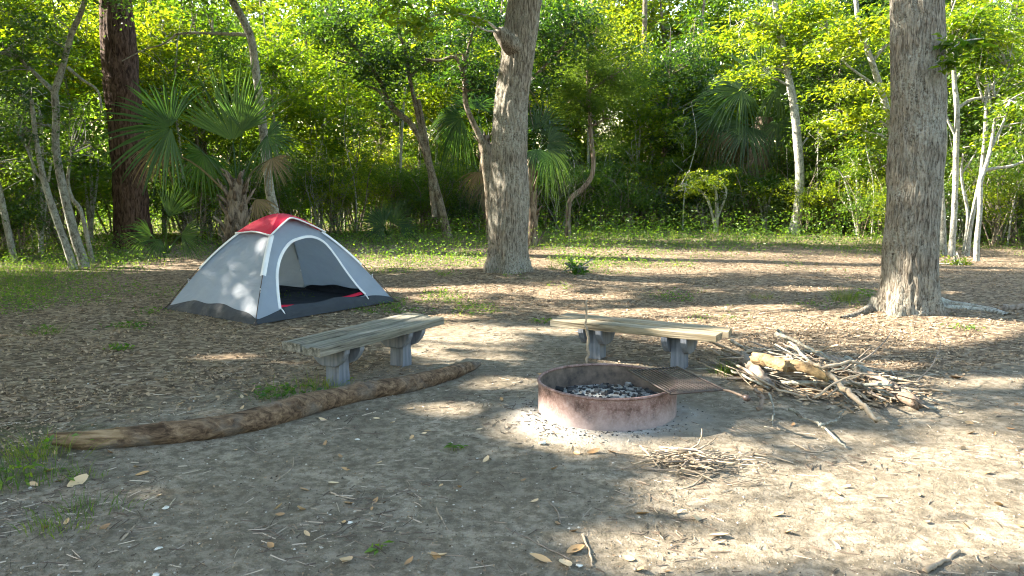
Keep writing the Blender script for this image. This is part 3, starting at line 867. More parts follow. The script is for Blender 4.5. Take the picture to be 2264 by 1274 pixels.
palm('cabbage_palm', 'half-hidden palm with drooping fronds just left of the leaning grey oak', 23.5, (1090, 520),
     [(1090, 520, 14), (1080, 430, 15), (1075, 350, 14), (1070, 300, 10)],
     [(1070, 310, 1020, 260, 960, 290, -0.2, 85, 180, 1.3, 0), (1070, 310, 1010, 290, 990, 340, 0.2, 70, 160, 1.3, 0), (1070, 310, 1050, 240, 1040, 180, 0.3, 80, 220, 0.4, 0), (1070, 320, 1060, 380, 1050, 430, -0.4, 60, 150, 0.5, 1), (1070, 330, 1078, 400, 1082, 460, -0.5, 60, 130, 0.5, 1)], 75, 20)
palm('cabbage_palm', 'palm with sunlit yellow-tipped fronds drooping just right of the leaning grey oak', 19.5, (1178, 545),
     [(1178, 545, 11), (1176, 470, 12), (1174, 400, 12), (1172, 350, 9)],
     [(1172, 360, 1210, 315, 1270, 320, -0.2, 90, 170, 1.3, 0), (1172, 360, 1215, 330, 1240, 380, -0.4, 70, 140, 1.3, 0), (1172, 360, 1190, 290, 1210, 230, 0.3, 85, 220, 0.4, 0), (1172, 360, 1185, 330, 1190, 370, -0.6, 55, 160, 0.7, 0)], 76, 18)

# ------------------------------------------------------------------ the forest behind: kinds of tree and shrub, copied one by one
def proto_tree(name, h, z0, cr, ncl, per, spread, flat, size, leaf, bark, r0, seed, stems=1, lw=0.55, tilt=0.5, nlimb=14):
    r = np.random.default_rng(seed)
    o = bpy.data.objects.new(name, None)
    COL.objects.link(o)
    parts = []
    for s in range(stems):
        lean = r.normal(0, 0.06 if stems == 1 else 0.22, 2)
        P = np.array([[0.05 * s, 0.03 * s, -0.1, r0], [lean[0] * h * 0.3, lean[1] * h * 0.3, h * 0.33, r0 * 0.8], [lean[0] * h * 0.5 + r.normal(0, 0.15), lean[1] * h * 0.5 + r.normal(0, 0.15), h * 0.66, r0 * 0.55], [lean[0] * h, lean[1] * h, h * 0.96, r0 * 0.15]])
        parts.append(trunk_np(P, 7, 16, 0))
    V, F = cat(parts)
    link('trunk', mesh_np('trunk', V, F, bark), o)
    CL = ellipsoid_pts(ncl, (0, 0, (z0 + h) / 2), (cr, cr, (h - z0) / 2), r, 0.55)
    tw = []
    for c in CL[:nlimb]:
        a = np.array([0, 0, max(0.2, c[2] - r.uniform(0.2, 0.6) * np.hypot(c[0], c[1]) - 0.2)])
        m = (a + c) / 2 + r.normal(0, 0.1, 3)
        tw.append(tube(smooth_path(np.array([a, m, c]), 6), np.linspace(r0 * 0.35, r0 * 0.08, 6), 4, False))
    if tw:
        V, F = cat(tw)
        link('branch', mesh_np('branch', V, F, bark), o)['kind'] = 'stuff'
    link('crown', crown_mesh('crown', CL, np.zeros(3), leaf, per, spread, flat, size, r, lw, tilt), o)
    return o


EDGE_X = [-40, -14, -9.5, -7.5, -5, -3, 4, 8.5, 10.5, 14, 30]
EDGE_Y = [10, 15.5, 17.0, 19.0, 22.5, 24.5, 25.5, 25.0, 20.5, 18.5, 15]


def edge(x):
    return float(np.interp(x, EDGE_X, EDGE_Y))


protos = {
    'spring': [proto_tree('young_tree', h, z0, cr, (105, 150, 80, 120)[i], 40, 0.42, 0.28, (0.125, 0.09, 0.155, 0.12)[i], M['spring'], M['pale'], 0.055, 100 + i, nlimb=26) for i, (h, z0, cr) in enumerate(((6.0, 2.0, 1.5), (7.2, 2.6, 1.7), (5.0, 1.5, 1.3), (8.0, 3.2, 1.9)))],
    'green': [proto_tree('green_tree', h, z0, cr, (120, 190, 100)[i], 42, 0.38, 0.45, (0.10, 0.075, 0.13)[i], M['mid'], M['brown'], 0.06, 110 + i, nlimb=24) for i, (h, z0, cr) in enumerate(((5.5, 1.6, 1.5), (7.5, 2.2, 1.9), (6.5, 2.6, 1.6)))],
    'evergreen': [proto_tree('evergreen_tree', h, z0, cr, 120, 42, 0.36, 0.5, 0.10, M['dark'], M['brown'], 0.07, 120 + i) for i, (h, z0, cr) in enumerate(((6.0, 2.2, 1.6), (8.0, 3.0, 2.0)))],
    'tall': [proto_tree('tall_tree', h, z0, cr, 170, 60, 0.62, 0.42, 0.17, m, M['brown'], 0.14, 130 + i) for i, (h, z0, cr, m) in enumerate(((11, 3.5, 2.8, M['spring']), (12, 4.5, 3.0, M['mid']), (10, 3.0, 2.6, M['dark'])))],
    'shrub': [proto_tree('shrub', h, z0, cr, 60, 40, 0.30, 0.4, 0.07, m, M['brown'], 0.022, 140 + i, stems=4, nlimb=18) for i, (h, z0, cr, m) in enumerate(((1.9, 0.5, 0.9, M['mid']), (2.6, 0.7, 1.0, M['spring']), (1.5, 0.3, 0.9, M['dark']), (2.2, 0.9, 1.2, M['mid'])))],
    'bare': [proto_tree('leafless_shrub', h, 0.3, cr, 46, 2, 0.3, 0.4, 0.05, M['dark'], M['lichen'], 0.016, 160 + i, stems=5, nlimb=46) for i, (h, cr) in enumerate(((1.6, 0.9), (2.3, 1.0), (1.2, 1.1)))],
    'sapling': [proto_tree('sapling', h, h * 0.45, 0.7, 22, 26, 0.28, 0.3, 0.09, M['mid'], M['pale'], 0.024, 150 + i, nlimb=10) for i, h in enumerate((3.0, 4.2, 3.6))],
}
LABELS = {
    'spring': ('young tree with bright yellow-green leaves in the forest behind the clearing', 'tree', 'young bright-leaved trees of the forest'),
    'green': ('mid-green leafy tree among the crowded forest trees behind the clearing', 'tree', 'mid-green trees of the forest'),
    'evergreen': ('dark-leaved evergreen among the crowded forest trees behind the clearing', 'tree', 'dark evergreens of the forest'),
    'tall': ('tall forest tree rising behind the rows of smaller trees', 'tree', 'tall trees at the back of the forest'),
    'shrub': ('bushy many-stemmed shrub in the undergrowth at the forest edge', 'shrub', 'shrubs of the forest undergrowth'),
    'bare': ('', 'shrub', 'leafless shrubs at the forest edge'),
    'sapling': ('thin bare-stemmed sapling in the shade at the forest edge', 'sapling', 'saplings at the forest edge'),
}
LOOK = {
    'spring': ('bright yellow-green young tree', 'tree'), 'green': ('mid-green leafy tree', 'tree'), 'evergreen': ('dark-leaved evergreen tree', 'tree'), 'tall': ('tall far tree', 'tree'),
    'shrub': ('shrub', 'shrub'), 'sapling': ('thin bare-stemmed sapling', 'sapling'), 'bare': ('leafless twiggy shrub', 'shrub')}
VARIANT = {'spring': ('', 'tall ', 'short ', 'very tall '), 'green': ('', 'broad ', 'high-crowned '), 'evergreen': ('', 'broad '), 'tall': ('bright-leaved ', 'green ', 'dark '), 'shrub': ('mid-green ', 'bright green ', 'dark green ', 'wide mid-green '), 'sapling': ('short ', 'tall ', ''), 'bare': ('', 'tall ', 'low ')}
SPOTS = [(90, 'far left, beside the forked tree'), (250, 'between the forked tree and the dark pine'), (400, 'beside the dark pine'), (560, 'behind the broad fan palm'), (680, 'behind the tent and its leaning slender tree'),
         (840, 'right of the tent, behind the low palmetto'), (960, 'behind the small leaning oak'), (1110, 'left of the leaning grey oak'), (1240, 'just right of the leaning grey oak'), (1360, 'behind the curved-trunk cedar'),
         (1500, 'right of the cedar'), (1640, 'behind the rounded bright shrub'), (1800, 'around the lone slender tree'), (1960, 'behind the flat-topped shrub'), (2080, 'hidden behind the massive oak'), (2200, 'behind the bare pale stems'), (9999, 'at the far right edge of the forest')]


def forest_label(kind, x, y, k, vi):
    u_ = proj(np.array([x, y, 0.5]))[0]
    where = next(w for lim, w in SPOTS if u_ < lim)
    d_ = y - edge(x)
    row = 'front-row' if d_ < 2.2 else ('second-row' if d_ < 5 else 'deep-standing')
    size = 'big' if k > 1.15 else ('small' if k < 0.92 else 'middling')
    return f'{size} {row} {VARIANT[kind][vi]}{LOOK[kind][0]} {where}' if kind != 'tall' else f'{size} {VARIANT[kind][vi]}{LOOK[kind][0]} {where}'


used = set()
rf = np.random.default_rng(99)


def plant(kind, x, y, s=1.0, which=None):
    L = protos[kind]
    p = L[int(rf.integers(0, len(L))) if which is None else which]
    o = p if p.name not in used else copy_tree(p)
    used.add(p.name)
    o.location = (x, y, hz(x, y) - 0.02)
    o.rotation_euler = (rf.normal(0, 0.04), rf.normal(0, 0.04), rf.uniform(0, 6.28))
    k = s * rf.uniform(0.85, 1.15)
    tag(o, forest_label(kind, x, y, k, L.index(p)), LOOK[kind][1], LABELS[kind][2])
    o.scale = (k, k, k * rf.uniform(0.9, 1.12))
    return o


def scatter(kind, n, d0, d1, mind, s=1.0, xr=(-24, 24)):
    pts, tries = [], 0
    while len(pts) < n and tries < 6000:
        tries += 1
        x = rf.uniform(*xr)
        y = edge(x) + rf.uniform(d0, d1)
        if abs(x) > 0.68 * y + 1.5 or y < 12:
            continue
        if y < 21 and 180 < proj(np.array([x, y, 0.5]))[0] < 390:
            continue
        if kind in ('green', 'evergreen') and -15 < x < 2 and rf.uniform() < 0.55:
            continue
        if all((x - a) ** 2 + (y - b) ** 2 > mind * mind for a, b in pts):
            pts.append((x, y))
            plant(kind, x, y, s)


scatter('shrub', 120, -0.4, 3.2, 0.55, 0.95)
scatter('shrub', 75, 3.5, 9, 0.9, 1.4)
scatter('sapling', 40, 0.2, 4.0, 0.7)
scatter('green', 18, 1.6, 9.0, 1.7)
scatter('spring', 46, 1.5, 9.0, 1.3)
scatter('evergreen', 20, 2.0, 9.0, 1.6)
scatter('bare', 34, -0.1, 3.0, 0.7)
n_tall = 0
while n_tall < 26:
    n_tall += 1
    plant('tall', -26 + 2.08 * n_tall + rf.uniform(-0.8, 0.8), rf.uniform(33.5, 38.5))
for ps in protos.values():                       # a kind that found no place
    for p in ps:
        if p.name not in used:
            plant([k for k, v in protos.items() if p in v][0], rf.uniform(-6, 6), rf.uniform(30, 34))
            used.add(p.name)

# named shrubs at the edge
def shrub_hero(label, u, v, ru, rv, Y, mat, seed, stem_u=None, n=60, size=0.07, per=46, sp=0.24, flat=0.35):
    su = stem_u or u
    b = at(su, 520, Y)
    gv = proj(np.array([b[0], Y, hz(b[0], Y)]))[1]
    return hero('rounded_shrub', label, Y, [(su, gv, 6), (su + 3, (gv + v) / 2 + 10, 5), (su - 2, v + rv * 0.3, 3), (u, v, 2)], M['pale'], [[(su, gv - 20, 3), (su + ru * 0.3, v + rv * 0.6, 2.5), (u + ru * 0.5, v, 1.5)], [(su, gv - 12, 3), (su - ru * 0.3, v + rv * 0.7, 2.5), (u - ru * 0.6, v + rv * 0.1, 1.5)]],
                [(u, v, ru, rv, n)], mat, per, sp, flat, size, seed=seed, dY=ru * Y / FPX * 0.8, cat_='shrub', sides=8, rings=20, rough=0.003, flare=0.1)


shrub_hero('rounded bright green shrub on a short pale stem left of the lone slender tree', 1555, 400, 78, 46, 24.5, M['spring'], 81, 1582)
shrub_hero('flat-topped yellow-green shrub with bare stems just left of the massive oak', 1890, 362, 100, 42, 23.0, M['spring'], 82, 1895, 80)
shrub_hero('low leafy shrub against the stem of the lone slender tree', 1690, 410, 55, 26, 25.0, M['mid'], 83)
shrub_hero('small bright green bush at the foot of the bare pale stems', 2110, 585, 32, 20, 15.6, M['spring'], 84, 2110, 16, 0.055, 30, 0.12, 0.7)
shrub_hero('dense dark green bush under the forked tree at the far left', 60, 230, 110, 60, 17.5, M['dark'], 85, 90, 60)
shrub_hero('bushy green shrub beside the dark pine trunk', 180, 330, 55, 70, 19.5, M['mid'], 86, 200, 50)
shrub_hero('small upright leafy plant right of the leaning grey oak', 1282, 590, 26, 24, 13.6, M['weed'], 87, 1280, 12, 0.075, 22, 0.10, 0.8)

# ------------------------------------------------------------------ the far wood closing the view, with unseen wood added around: one mass
rw = np.random.default_rng(123)
CLs = []
for (y0, y1, zt, n) in ((39, 46, 15, 1900), (35, 39, 8, 1000), (33, 36, 3.0, 500)):
    x = rw.uniform(-46, 46, n * 2)
    y = rw.uniform(y0, y1, n * 2)
    z = rw.uniform(0, 1, n * 2) ** 0.8 * zt
    g = fbm(x * 0.35, z * 0.35, 3, 8)
    k = (g > 0.34) | (z < 3)
    CLs.append(np.stack([x, y, z], 1)[k][:int(n * 1.5)])
for (xa, xb, ya, yb, zt, n) in ((-36, -27, -14, 34, 11, 900), (26, 34, -14, 34, 10, 700), (-30, 30, -24, -18, 7, 600)):  # unseen wood added at the sides and behind to block low sky light
    CLs.append(np.stack([rw.uniform(xa, xb, n), rw.uniform(ya, yb, n), rw.uniform(0, 1, n) ** 1.1 * zt], 1))
V, F, v = sprays(np.vstack(CLs), 46, 0.95, 0.6, 0.30, rw, 0.6, 0.7)
tag(link('woods', mesh_np('woods', V, F, M['mid'], None, v, False)), 'dense far wood closing off the view behind the forest trees, with unseen wood added around', None, None, 'stuff')
parts = []
for k in range(70):
    x, y = rw.uniform(-40, 40), rw.uniform(33, 44)
    r0 = rw.uniform(0.06, 0.2)
    parts.append(tube(smooth_path(np.array([[x, y, -0.2], [x + rw.normal(0, 0.3), y, 5], [x + rw.normal(0, 0.7), y, 12]]), 8), np.linspace(r0, r0 * 0.5, 8), 7, False))
V, F = cat(parts)
tag(link('wood_stems', mesh_np('wood_stems', V, F, M['brown'])), 'distant tree stems of the far wood behind the forest', None, None, 'stuff')

# ------------------------------------------------------------------ unseen shade trees added left of the view, crowns shaped to dapple the clearing
rs = np.random.default_rng(321)
SHADE = [(-11.5, 4.5), (-12.5, 8.0), (-14.0, 11.5), (-12.0, 0.5), (-15.5, 5.5), (-18.0, 10.0), (-20.5, 15.5), (-13.5, 1.5), (-23.0, 8.5)]
nq = 4600
q = np.stack([rs.uniform(-8.5, 10.5, nq), rs.uniform(0.5, 14.0, nq), np.zeros(nq)], 1)
z = rs.uniform(5.0, 14.5, nq)
CL = q + TO_SUN * (z / TO_SUN[2])[:, None]
u, v, d = proj(CL)
seen = (u > -160) & (u < 2400) & (v > -90) & (CL[:, 1] > 0) & (CL[:, 1] < 19)
CL = CL[~seen]
SH = np.array(SHADE)
own = np.argmin(((CL[:, None, :2] - SH[None]) ** 2).sum(2), 1)
for k, (x, y) in enumerate(SHADE):
    b = np.array([x, y, hz(x, y)])
    C = CL[own == k]
    if len(C) < 5:
        continue
    o = empty('added_shade_tree', b, 'unseen leafy oak added beyond the edge of the view to shade the clearing', 'tree', 'unseen oaks added to shade the clearing')
    h = 7.0
    V, F = trunk_np(np.array([[x, y, b[2] - 0.15, 0.3], [x + 0.1, y, 2, 0.26], [x - 0.1, y + 0.2, 4.5, 0.2], [x, y, h, 0.06]]), 20, 30, 0.012, 12, 0.3)
    link('trunk', mesh_np('trunk', V - b, F, M['oak']), o)
    for c in C[rs.permutation(len(C))[:30]]:
        a = np.array([x, y, min(h - 1, max(2.5, c[2] - 0.5 * np.hypot(c[0] - x, c[1] - y)))])
        P = smooth_path(np.array([a, (a + c) / 2 + rs.normal(0, 0.3, 3), c]), 10)
        pu, pv, pd = proj(P)
        if np.any((pu > -60) & (pu < 2330) & (pv > -60) & (P[:, 1] > 0)) or in_sun_gap(P[2:]).any():
            continue
        V, F = tube(P, np.linspace(0.07, 0.012, 10), 7, False)
        link('limb', mesh_np('limb', V - b, F, M['oak']), o)
    link('crown', crown_mesh('crown', C, b, M['mid'], 26, 0.62, 0.5, 0.20, rs, 0.62, 0.6, True), o)

# ------------------------------------------------------------------ the tent
M['tent'] = fabric_mat('tent_fabric', (0.255, 0.30, 0.375), 0.30, (0.33, 0.39, 0.47))
M['tentdark'] = fabric_mat('groundsheet_fabric', (0.034, 0.040, 0.050), 0.02, None, spec=0.1, rough=0.62)
M['tentred'] = fabric_mat('red_fabric', (0.55, 0.012, 0.050), 0.25, (0.62, 0.02, 0.05))
M['tentwhite'] = fabric_mat('white_webbing', (0.66, 0.67, 0.70), 0.12)
M['pole'] = plain_mat('tent_pole', (0.025, 0.02, 0.02), (0.06, 0.04, 0.035), 40, 0.4, 0.05)
TA, TB, TC = [np.array(gp(*q)) for q in ((565, 720), (872, 668), (368, 685))]
TD = TB + TC - TA
TO = (TA + TB + TC + TD) / 4
CORN = [TA, TB, TD, TC]                     # front wall is TA-TB, left wall TC-TA
TH, TK = 1.2, 1.6
tent_z = hz(*TO)
tent = empty('tent', (TO[0], TO[1], tent_z), 'grey dome tent with a red cap, dark groundsheet and open arched door', 'tent')
tb = np.array([TO[0], TO[1], 0.0])


def pole_pt(k, r):
    q = TO + (CORN[k % 4] - TO) * r
    return np.array([q[0], q[1], TH * (1 - r ** TK)])


def tent_pt(k, s, r, off=0.0, sag=0.035):
    a, b = pole_pt(k, r), pole_pt(k + 1, r)
    f = (s + 1) / 2
    p = a * (1 - f) + b * f
    e = CORN[(k + 1) % 4] - CORN[k]
    nrm = unit(np.array([e[1], -e[0], 0.0]))
    slope = math.atan2(0.5 * np.linalg.norm(e), TH)
    n3 = unit(nrm * math.cos(slope * 0.9) + np.array([0, 0, math.sin(slope * 0.9)]))
    w = (1 - s * s) * math.sin(math.pi * min(1, r)) * sag
    wr = 0.010 * (float(fbm(np.array([s * 4.5 + r * 3.0 + k * 7]), np.array([r * 5.0 - s * 1.5]), 3, 90)[0]) - 0.5) * (1 - s ** 4) * min(1, 3 * r)
    return p - n3 * w + n3 * (off + wr * 2)


def r_of_z(z):
    return (1 - z / TH) ** (1 / TK)


def hem(s):                                   # height of the seam between groundsheet and wall
    return 0.055 + 0.10 * (1 - abs(s) ** 3) + 0.012 * math.sin(9 * s)


def tent_part(name, V, F, mat, parent=None):
    return link(name, mesh_np(name, V - tb, F, mat), parent or tent)


door_out = [(-0.63, .93), (-0.60, .87), (-0.56, .80), (-0.48, .68), (-0.33, .55), (-0.13, .44), (0.04, .40), (0.20, .40), (0.32, .47), (0.38, .59), (0.44, .73), (0.51, .85), (0.58, .92)]
Dp = smooth_path(np.array(door_out), 60)
bot = np.array([[0.58 + (-0.63 - 0.58) * f, 0.925 + 0.008 * math.sin(3 * f)] for f in np.linspace(0.02, 0.98, 30)])
door_loop = np.vstack([Dp, bot])               # closed loop in (a, r)


def ar(k, a, r, off=0.0):
    return tent_pt(k, np.clip(a / max(r, 1e-4), -1, 1), r, off)


for k in range(4):
    if k == 0:                                 # front wall: a sheet with the arched doorway left open
        c0 = np.array([-0.02, 0.72])
        ang = np.arctan2(door_loop[:, 1] - c0[1], door_loop[:, 0] - c0[0])
        outer = []
        for a in ang:                          # same bearing on the wall's edge
            d = np.array([math.cos(a), math.sin(a)])
            lo, hi = 0.0, 3.0
            for _ in range(40):
                m_ = (lo + hi) / 2
                p = c0 + d * m_
                rr = p[1]
                inside = 0.02 < rr and abs(p[0]) <= rr and rr <= r_of_z(hem(p[0] / max(rr, 1e-3)))
                lo, hi = (m_, hi) if inside else (lo, m_)
            outer.append(c0 + d * lo)
        outer = np.array(outer)
        W = np.array([[ar(0, *(door_loop[i] * (1 - f) + outer[i] * f)) for i in list(range(len(door_loop))) + [0]] for f in np.linspace(0, 1, 12)])
        V, F = gridmesh(W)
    else:
        W = np.array([[tent_pt(k, s, 0.004 + (r_of_z(hem(s)) - 0.004) * f) for s in np.linspace(-1, 1, 33)] for f in np.linspace(0, 1, 30)])
        V, F = gridmesh(W)
    tent_part('wall_panel', V, F, M['tent'])
    rk = np.random.default_rng(k)
    W = np.array([[tent_pt(k, s, r_of_z(hem(s)) + (1.0 - r_of_z(hem(s))) * f, 0.010 + 0.016 * (math.sin(math.pi * f) * (0.6 + 0.9 * vnoise(s * 14, f * 2.5, 5 + k))) * (1 - s ** 4)) for s in np.linspace(-1, 1, 81)] for f in np.linspace(0, 1, 9)])
    W[:, :, 2] += 0.004
    V, F = gridmesh(W)
    tent_part('groundsheet_wall', V, F, M['tentdark'])
W = np.array([[(lambda q: [q[0], q[1], 0.012 + 0.02 * fbm(q[0] * 4, q[1] * 4, 3, 2)])((TA * (1 - a) + TB * a) * (1 - b) + (TC * (1 - a) + TD * a) * b) for a in np.linspace(0.01, 0.99, 40)] for b in np.linspace(0.01, 0.99, 40)])
V, F = gridmesh(W)
tent_part('tent_floor', V, F, M['tentdark'])
# sleeves, poles, corner toggles
for k in range(4):
    out = unit(np.append(CORN[k] - TO, 0.0))
    side = np.array([-out[1], out[0], 0])
    rr = np.linspace(0.355, 0.70, 20)
    W = []
    for r in rr:
        p = pole_pt(k, r)
        t = pole_pt(k, r + 0.01) - pole_pt(k, r - 0.01)
        n3 = unit(np.cross(t, side)); n3 = n3 if n3[2] > 0 else -n3
        W.append([p + side * w + n3 * h for w, h in ((-0.035, 0.001), (-0.016, 0.018), (0, 0.024), (0.016, 0.018), (0.035, 0.001))])
    V, F = gridmesh(np.array(W))
    tent_part('pole_sleeve', V, F, M['tentwhite'])
    P = np.array([pole_pt(k, r) + np.array([0, 0, 0.012]) + out * 0.014 for r in np.linspace(0.66, 1.0, 14)])
    P[-1, 2] = max(P[-1, 2], 0.02)
    V, F = tube(P, 0.0055, 8)
    pl = tent_part('pole', V, F, M['pole'])
    for r in (0.79,):
        p = pole_pt(k, r)
        V, F = tube(np.array([p, p + out * 0.022 + [0, 0, .02], p + out * 0.02 - [0, 0, .05]]), 0.006, 6)
        tent_part('clip', V, F, M['tentwhite'], pl)
    c = CORN[k]
    V, F = tube(np.array([[c[0], c[1], 0.03], [c[0] + out[0] * 0.03, c[1] + out[1] * 0.03, 0.015], [c[0] + out[0] * 0.06, c[1] + out[1] * 0.06, 0.0]]), [0.02, 0.014, 0.008], 8)
    tent_part('corner_loop', V, F, M['pole'])
# arch tape round the doorway and its two loose ends
P = np.array([ar(0, a, r, 0.006) for a, r in Dp])
T = np.gradient(P, axis=0)
ctr = P.mean(0)
W = []
for p, t in zip(P, T):
    w = unit(np.cross(unit(t), np.array([0.79, -0.61, 0.45])))
    w = w if np.dot(w, p - ctr) > 0 else -w
    W.append([p - w * 0.003, p + w * 0.009 + np.array([0.007, -0.005, 0.003]), p + w * 0.026, p + w * 0.033 - np.array([0.005, -0.003, 0])])
V, F = gridmesh(np.array(W))
tent_part('door_tape', V, F, M['tentwhite'])
for j in (0, -1):
    p = P[j]
    V, F = tube(np.array([p, p + [0.03, -0.03, -0.02], p + [0.055, -0.04, -0.055]]), [0.010, 0.009, 0.005], 6)
    tent_part('tape_end', V, F, M['tentwhite'])
# the red door folded down inside the sill
for (a0, a1, h0, h1) in ((-0.62, -0.42, 0.045, 0.03), (0.10, 0.57, 0.012, 0.06)):
    W = []
    for f in np.linspace(0, 1, 14):
        a = a0 + (a1 - a0) * f
        b = ar(0, a, 0.925, -0.02)
        h = h0 + (h1 - h0) * f
        row = []
        for g in np.linspace(0, 1, 5):
            row.append(b + np.array([-0.79, 0.61, 0]) * (0.10 * g + 0.01 * math.sin(7 * f)) + np.array([0, 0, h * math.sin(math.pi * (0.15 + 0.7 * g))]))
        W.append(row)
    V, F = gridmesh(np.array(W))
    tent_part('door_flap', V, F, M['tentred'])
# red cap with white piping
cap_parts, edge_pts = [], []
for k in range(4):
    W = []
    for f in np.linspace(0, 1, 12):
        row = []
        for s in np.linspace(-1, 1, 21):
            rm = 0.375 - 0.04 * (1 - s * s) if k != 0 else 0.375 - 0.20 * (1 - s * s)
            lift = 0.036 + (0.05 * (1 - s * s) * f ** 2 if k == 0 else 0)
            oa = unit(np.append(CORN[k] - TO, 0.0)) if s < 0 else unit(np.append(CORN[(k + 1) % 4] - TO, 0.0))
            q0, q1 = tent_pt(k, s, 0.002 + rm * f, 0.0, 0.0), tent_pt(k, s, 0.002 + rm * f, 1.0, 0.0)
            row.append(q0 + lift * unit((q1 - q0) * (1 - s ** 4) + unit(oa * 0.5 + np.array([0, 0, 0.85])) * s ** 4))
        W.append(row)
    W = np.array(W)
    V, F = gridmesh(W)
    cap_parts.append((V, F))
    edge_pts.append(W[-1])
V, F = cat(cap_parts)
cap = tent_part('rain_cap', V, F, M['tentred'])
for E_ in edge_pts:
    V, F = tube(E_, 0.011, 6)
    tent_part('piping', V, F, M['tentwhite'], cap)

# ------------------------------------------------------------------ benches
def plank_mat(name, dark, mid, light, green, tint=0.3, ax=(0.05, 1, 1)):
    m, nt, out = new_mat(name)
    co = nt.nodes.new('ShaderNodeTexCoord').outputs['Object']
    f = noise(nt, co, 26, 8, 0.65, ax, 0.5)
    g = noise(nt, co, 4, 6, 0.6, (0.5, 1, 1))
    k = noise(nt, co, 90, 3, 0.6, ax)
    c = ramp(nt, f, [(0.36, dark), (0.48, mid), (0.64, light)])
    c = mix(nt, math_(nt, 'MULTIPLY', ramp(nt, g, [(0.45, (0, 0, 0)), (0.65, (1, 1, 1))]), tint), c, green)
    c = mix(nt, ramp(nt, k, [(0.60, (0, 0, 0)), (0.72, (0.7, 0.7, 0.7))]), c, dark)
    finish(nt, out, c, 0.9, math_(nt, 'ADD', f, math_(nt, 'MULTIPLY', k, 0.4)), 0.8 if ax[0] < 1 else 0.3, 0.012, 0.15)
    return m


M['plankgrey'] = plank_mat('weathered_plank', (0.034, 0.032, 0.025), (0.125, 0.117, 0.096), (0.235, 0.218, 0.182), (0.115, 0.118, 0.088), 0.4)
M['planktan'] = plank_mat('tan_plank', (0.06, 0.05, 0.035), (0.19, 0.163, 0.118), (0.32, 0.28, 0.21), (0.22, 0.16, 0.085), 0.4)
M['post'] = plank_mat('bench_post', (0.105, 0.112, 0.130), (0.145, 0.155, 0.178), (0.185, 0.195, 0.22), (0.12, 0.13, 0.13), 0.2, (1, 1, 0.06))


def worn_board(L, Wd, T, seed, crack=None, cuts=(0, 0)):
    """a plank along x with uneven arrises and end grain -> V, F"""
    n, r = 60, np.random.default_rng(seed)
    sec = [(-.5, -.45), (-.5, .42), (-.47, .5), (-.2, .5), (.0, .5), (.2, .5), (.47, .5), (.5, .42), (.5, -.45), (.47, -.5), (0, -.5), (-.47, -.5)]
    W = []
    for i in range(n):
        x = -L / 2 + L * i / (n - 1)
        row = []
        for j, (a, b) in enumerate(sec):
            wob = (fbm(x * 6 + j * 3.1, seed * 1.7 + j, 3, seed) - 0.5)
            dz = wob * 0.007 * (1.6 if abs(a) > 0.4 else 0.5)
            dy = (fbm(x * 5, j * 2.0 + seed, 3, seed + 9) - 0.5) * 0.009
            if crack is not None and abs(a - crack) < 0.12 and b > 0.4:
                dz -= 0.02
            xe = x + (cuts[0] * a if i == 0 else 0) + (cuts[1] * a if i == n - 1 else 0)
            row.append([xe, a * Wd + dy, b * T + dz])
        row.append(row[0])
        W.append(row)
    W = np.array(W)
    ends = [np.repeat(W[0].mean(0)[None, None], W.shape[1], 1), np.repeat(W[-1].mean(0)[None, None], W.shape[1], 1)]
    W = np.concatenate([ends[0], W, ends[1]], 0)
    return gridmesh(W)


def bench(label, c, ang, L, Wd, T, H_, legs, boards, mat, seed, tilt=0.0):
    z0 = hz(*c)
    o = empty('bench', (c[0], c[1], z0), label, 'bench', None, ang)
    r = np.random.default_rng(seed)
    y = -Wd / 2
    seat = None
    for i, (w, l, dx, crack) in enumerate(boards):
        V, F = worn_board(L * l, w - 0.026, T, seed + i, crack, (r.uniform(-.02, .02), r.uniform(-.02, .02)))
        V = V + [dx, 0, 0]
        b = link('seat_board', mesh_np('seat_board', V, F, mat, smooth=False), o, (0, y + w / 2, H_ - T / 2 - 0.007 * (i == 0)))
        b.rotation_euler = (0, tilt, 0)
        y += w
    for lx in legs:
        ph = H_ - T - lx * math.tan(tilt) - 0.006
        W = []
        sec = [(-.5, -.5), (-.17, -.5), (.17, -.5), (.5, -.5), (.5, -.17), (.5, .17), (.5, .5), (.17, .5), (-.17, .5), (-.5, .5), (-.5, .17), (-.5, -.17), (-.5, -.5)]
        for f in np.linspace(0, 1, 14):
            row = []
            for j, (a, b) in enumerate(sec):
                wob = (vnoise(f * 5, (j % 12) * 1.7, seed) - 0.5) * 0.008
                row.append([a * (0.115 + wob) * (1 + 0.1 * (1 - f)), b * (0.145 + wob), -0.12 + (ph + 0.12) * f])
            W.append(row)
        V, F = gridmesh(np.array(W))
        leg = link('leg', mesh_np('leg', V, F, M['post'], smooth=False), o, (lx, 0, 0))
        for sgn in (-1, 1):                     # the two cheek blocks that carry the boards
            prof = [(-0.20, 0), (-0.195, -0.035), (-0.165, -0.085), (-0.115, -0.135), (-0.07, -0.155), (0.07, -0.155), (0.115, -0.135), (0.165, -0.085), (0.195, -0.035), (0.20, 0)]
            x0, x1 = sgn * 0.062, sgn * 0.118
            W = []
            for x_, k_ in ((x0, 0.02), (x0, 1.0), (x0 + (x1 - x0) * 0.9, 1.0), (x1, 0.95), (x1, 0.02)):
                W.append([[x_, a * k_, ph - 0.002 + (b * k_ if k_ > 0.5 else -0.07)] for a, b in prof] + [[x_, -0.20 * k_, ph - 0.002 + (0 if k_ > .5 else -0.07)]])
            V, F = gridmesh(np.array(W))
            link('cheek_block', mesh_np('cheek_block', V, F, M['post'], smooth=False), leg)
    return o


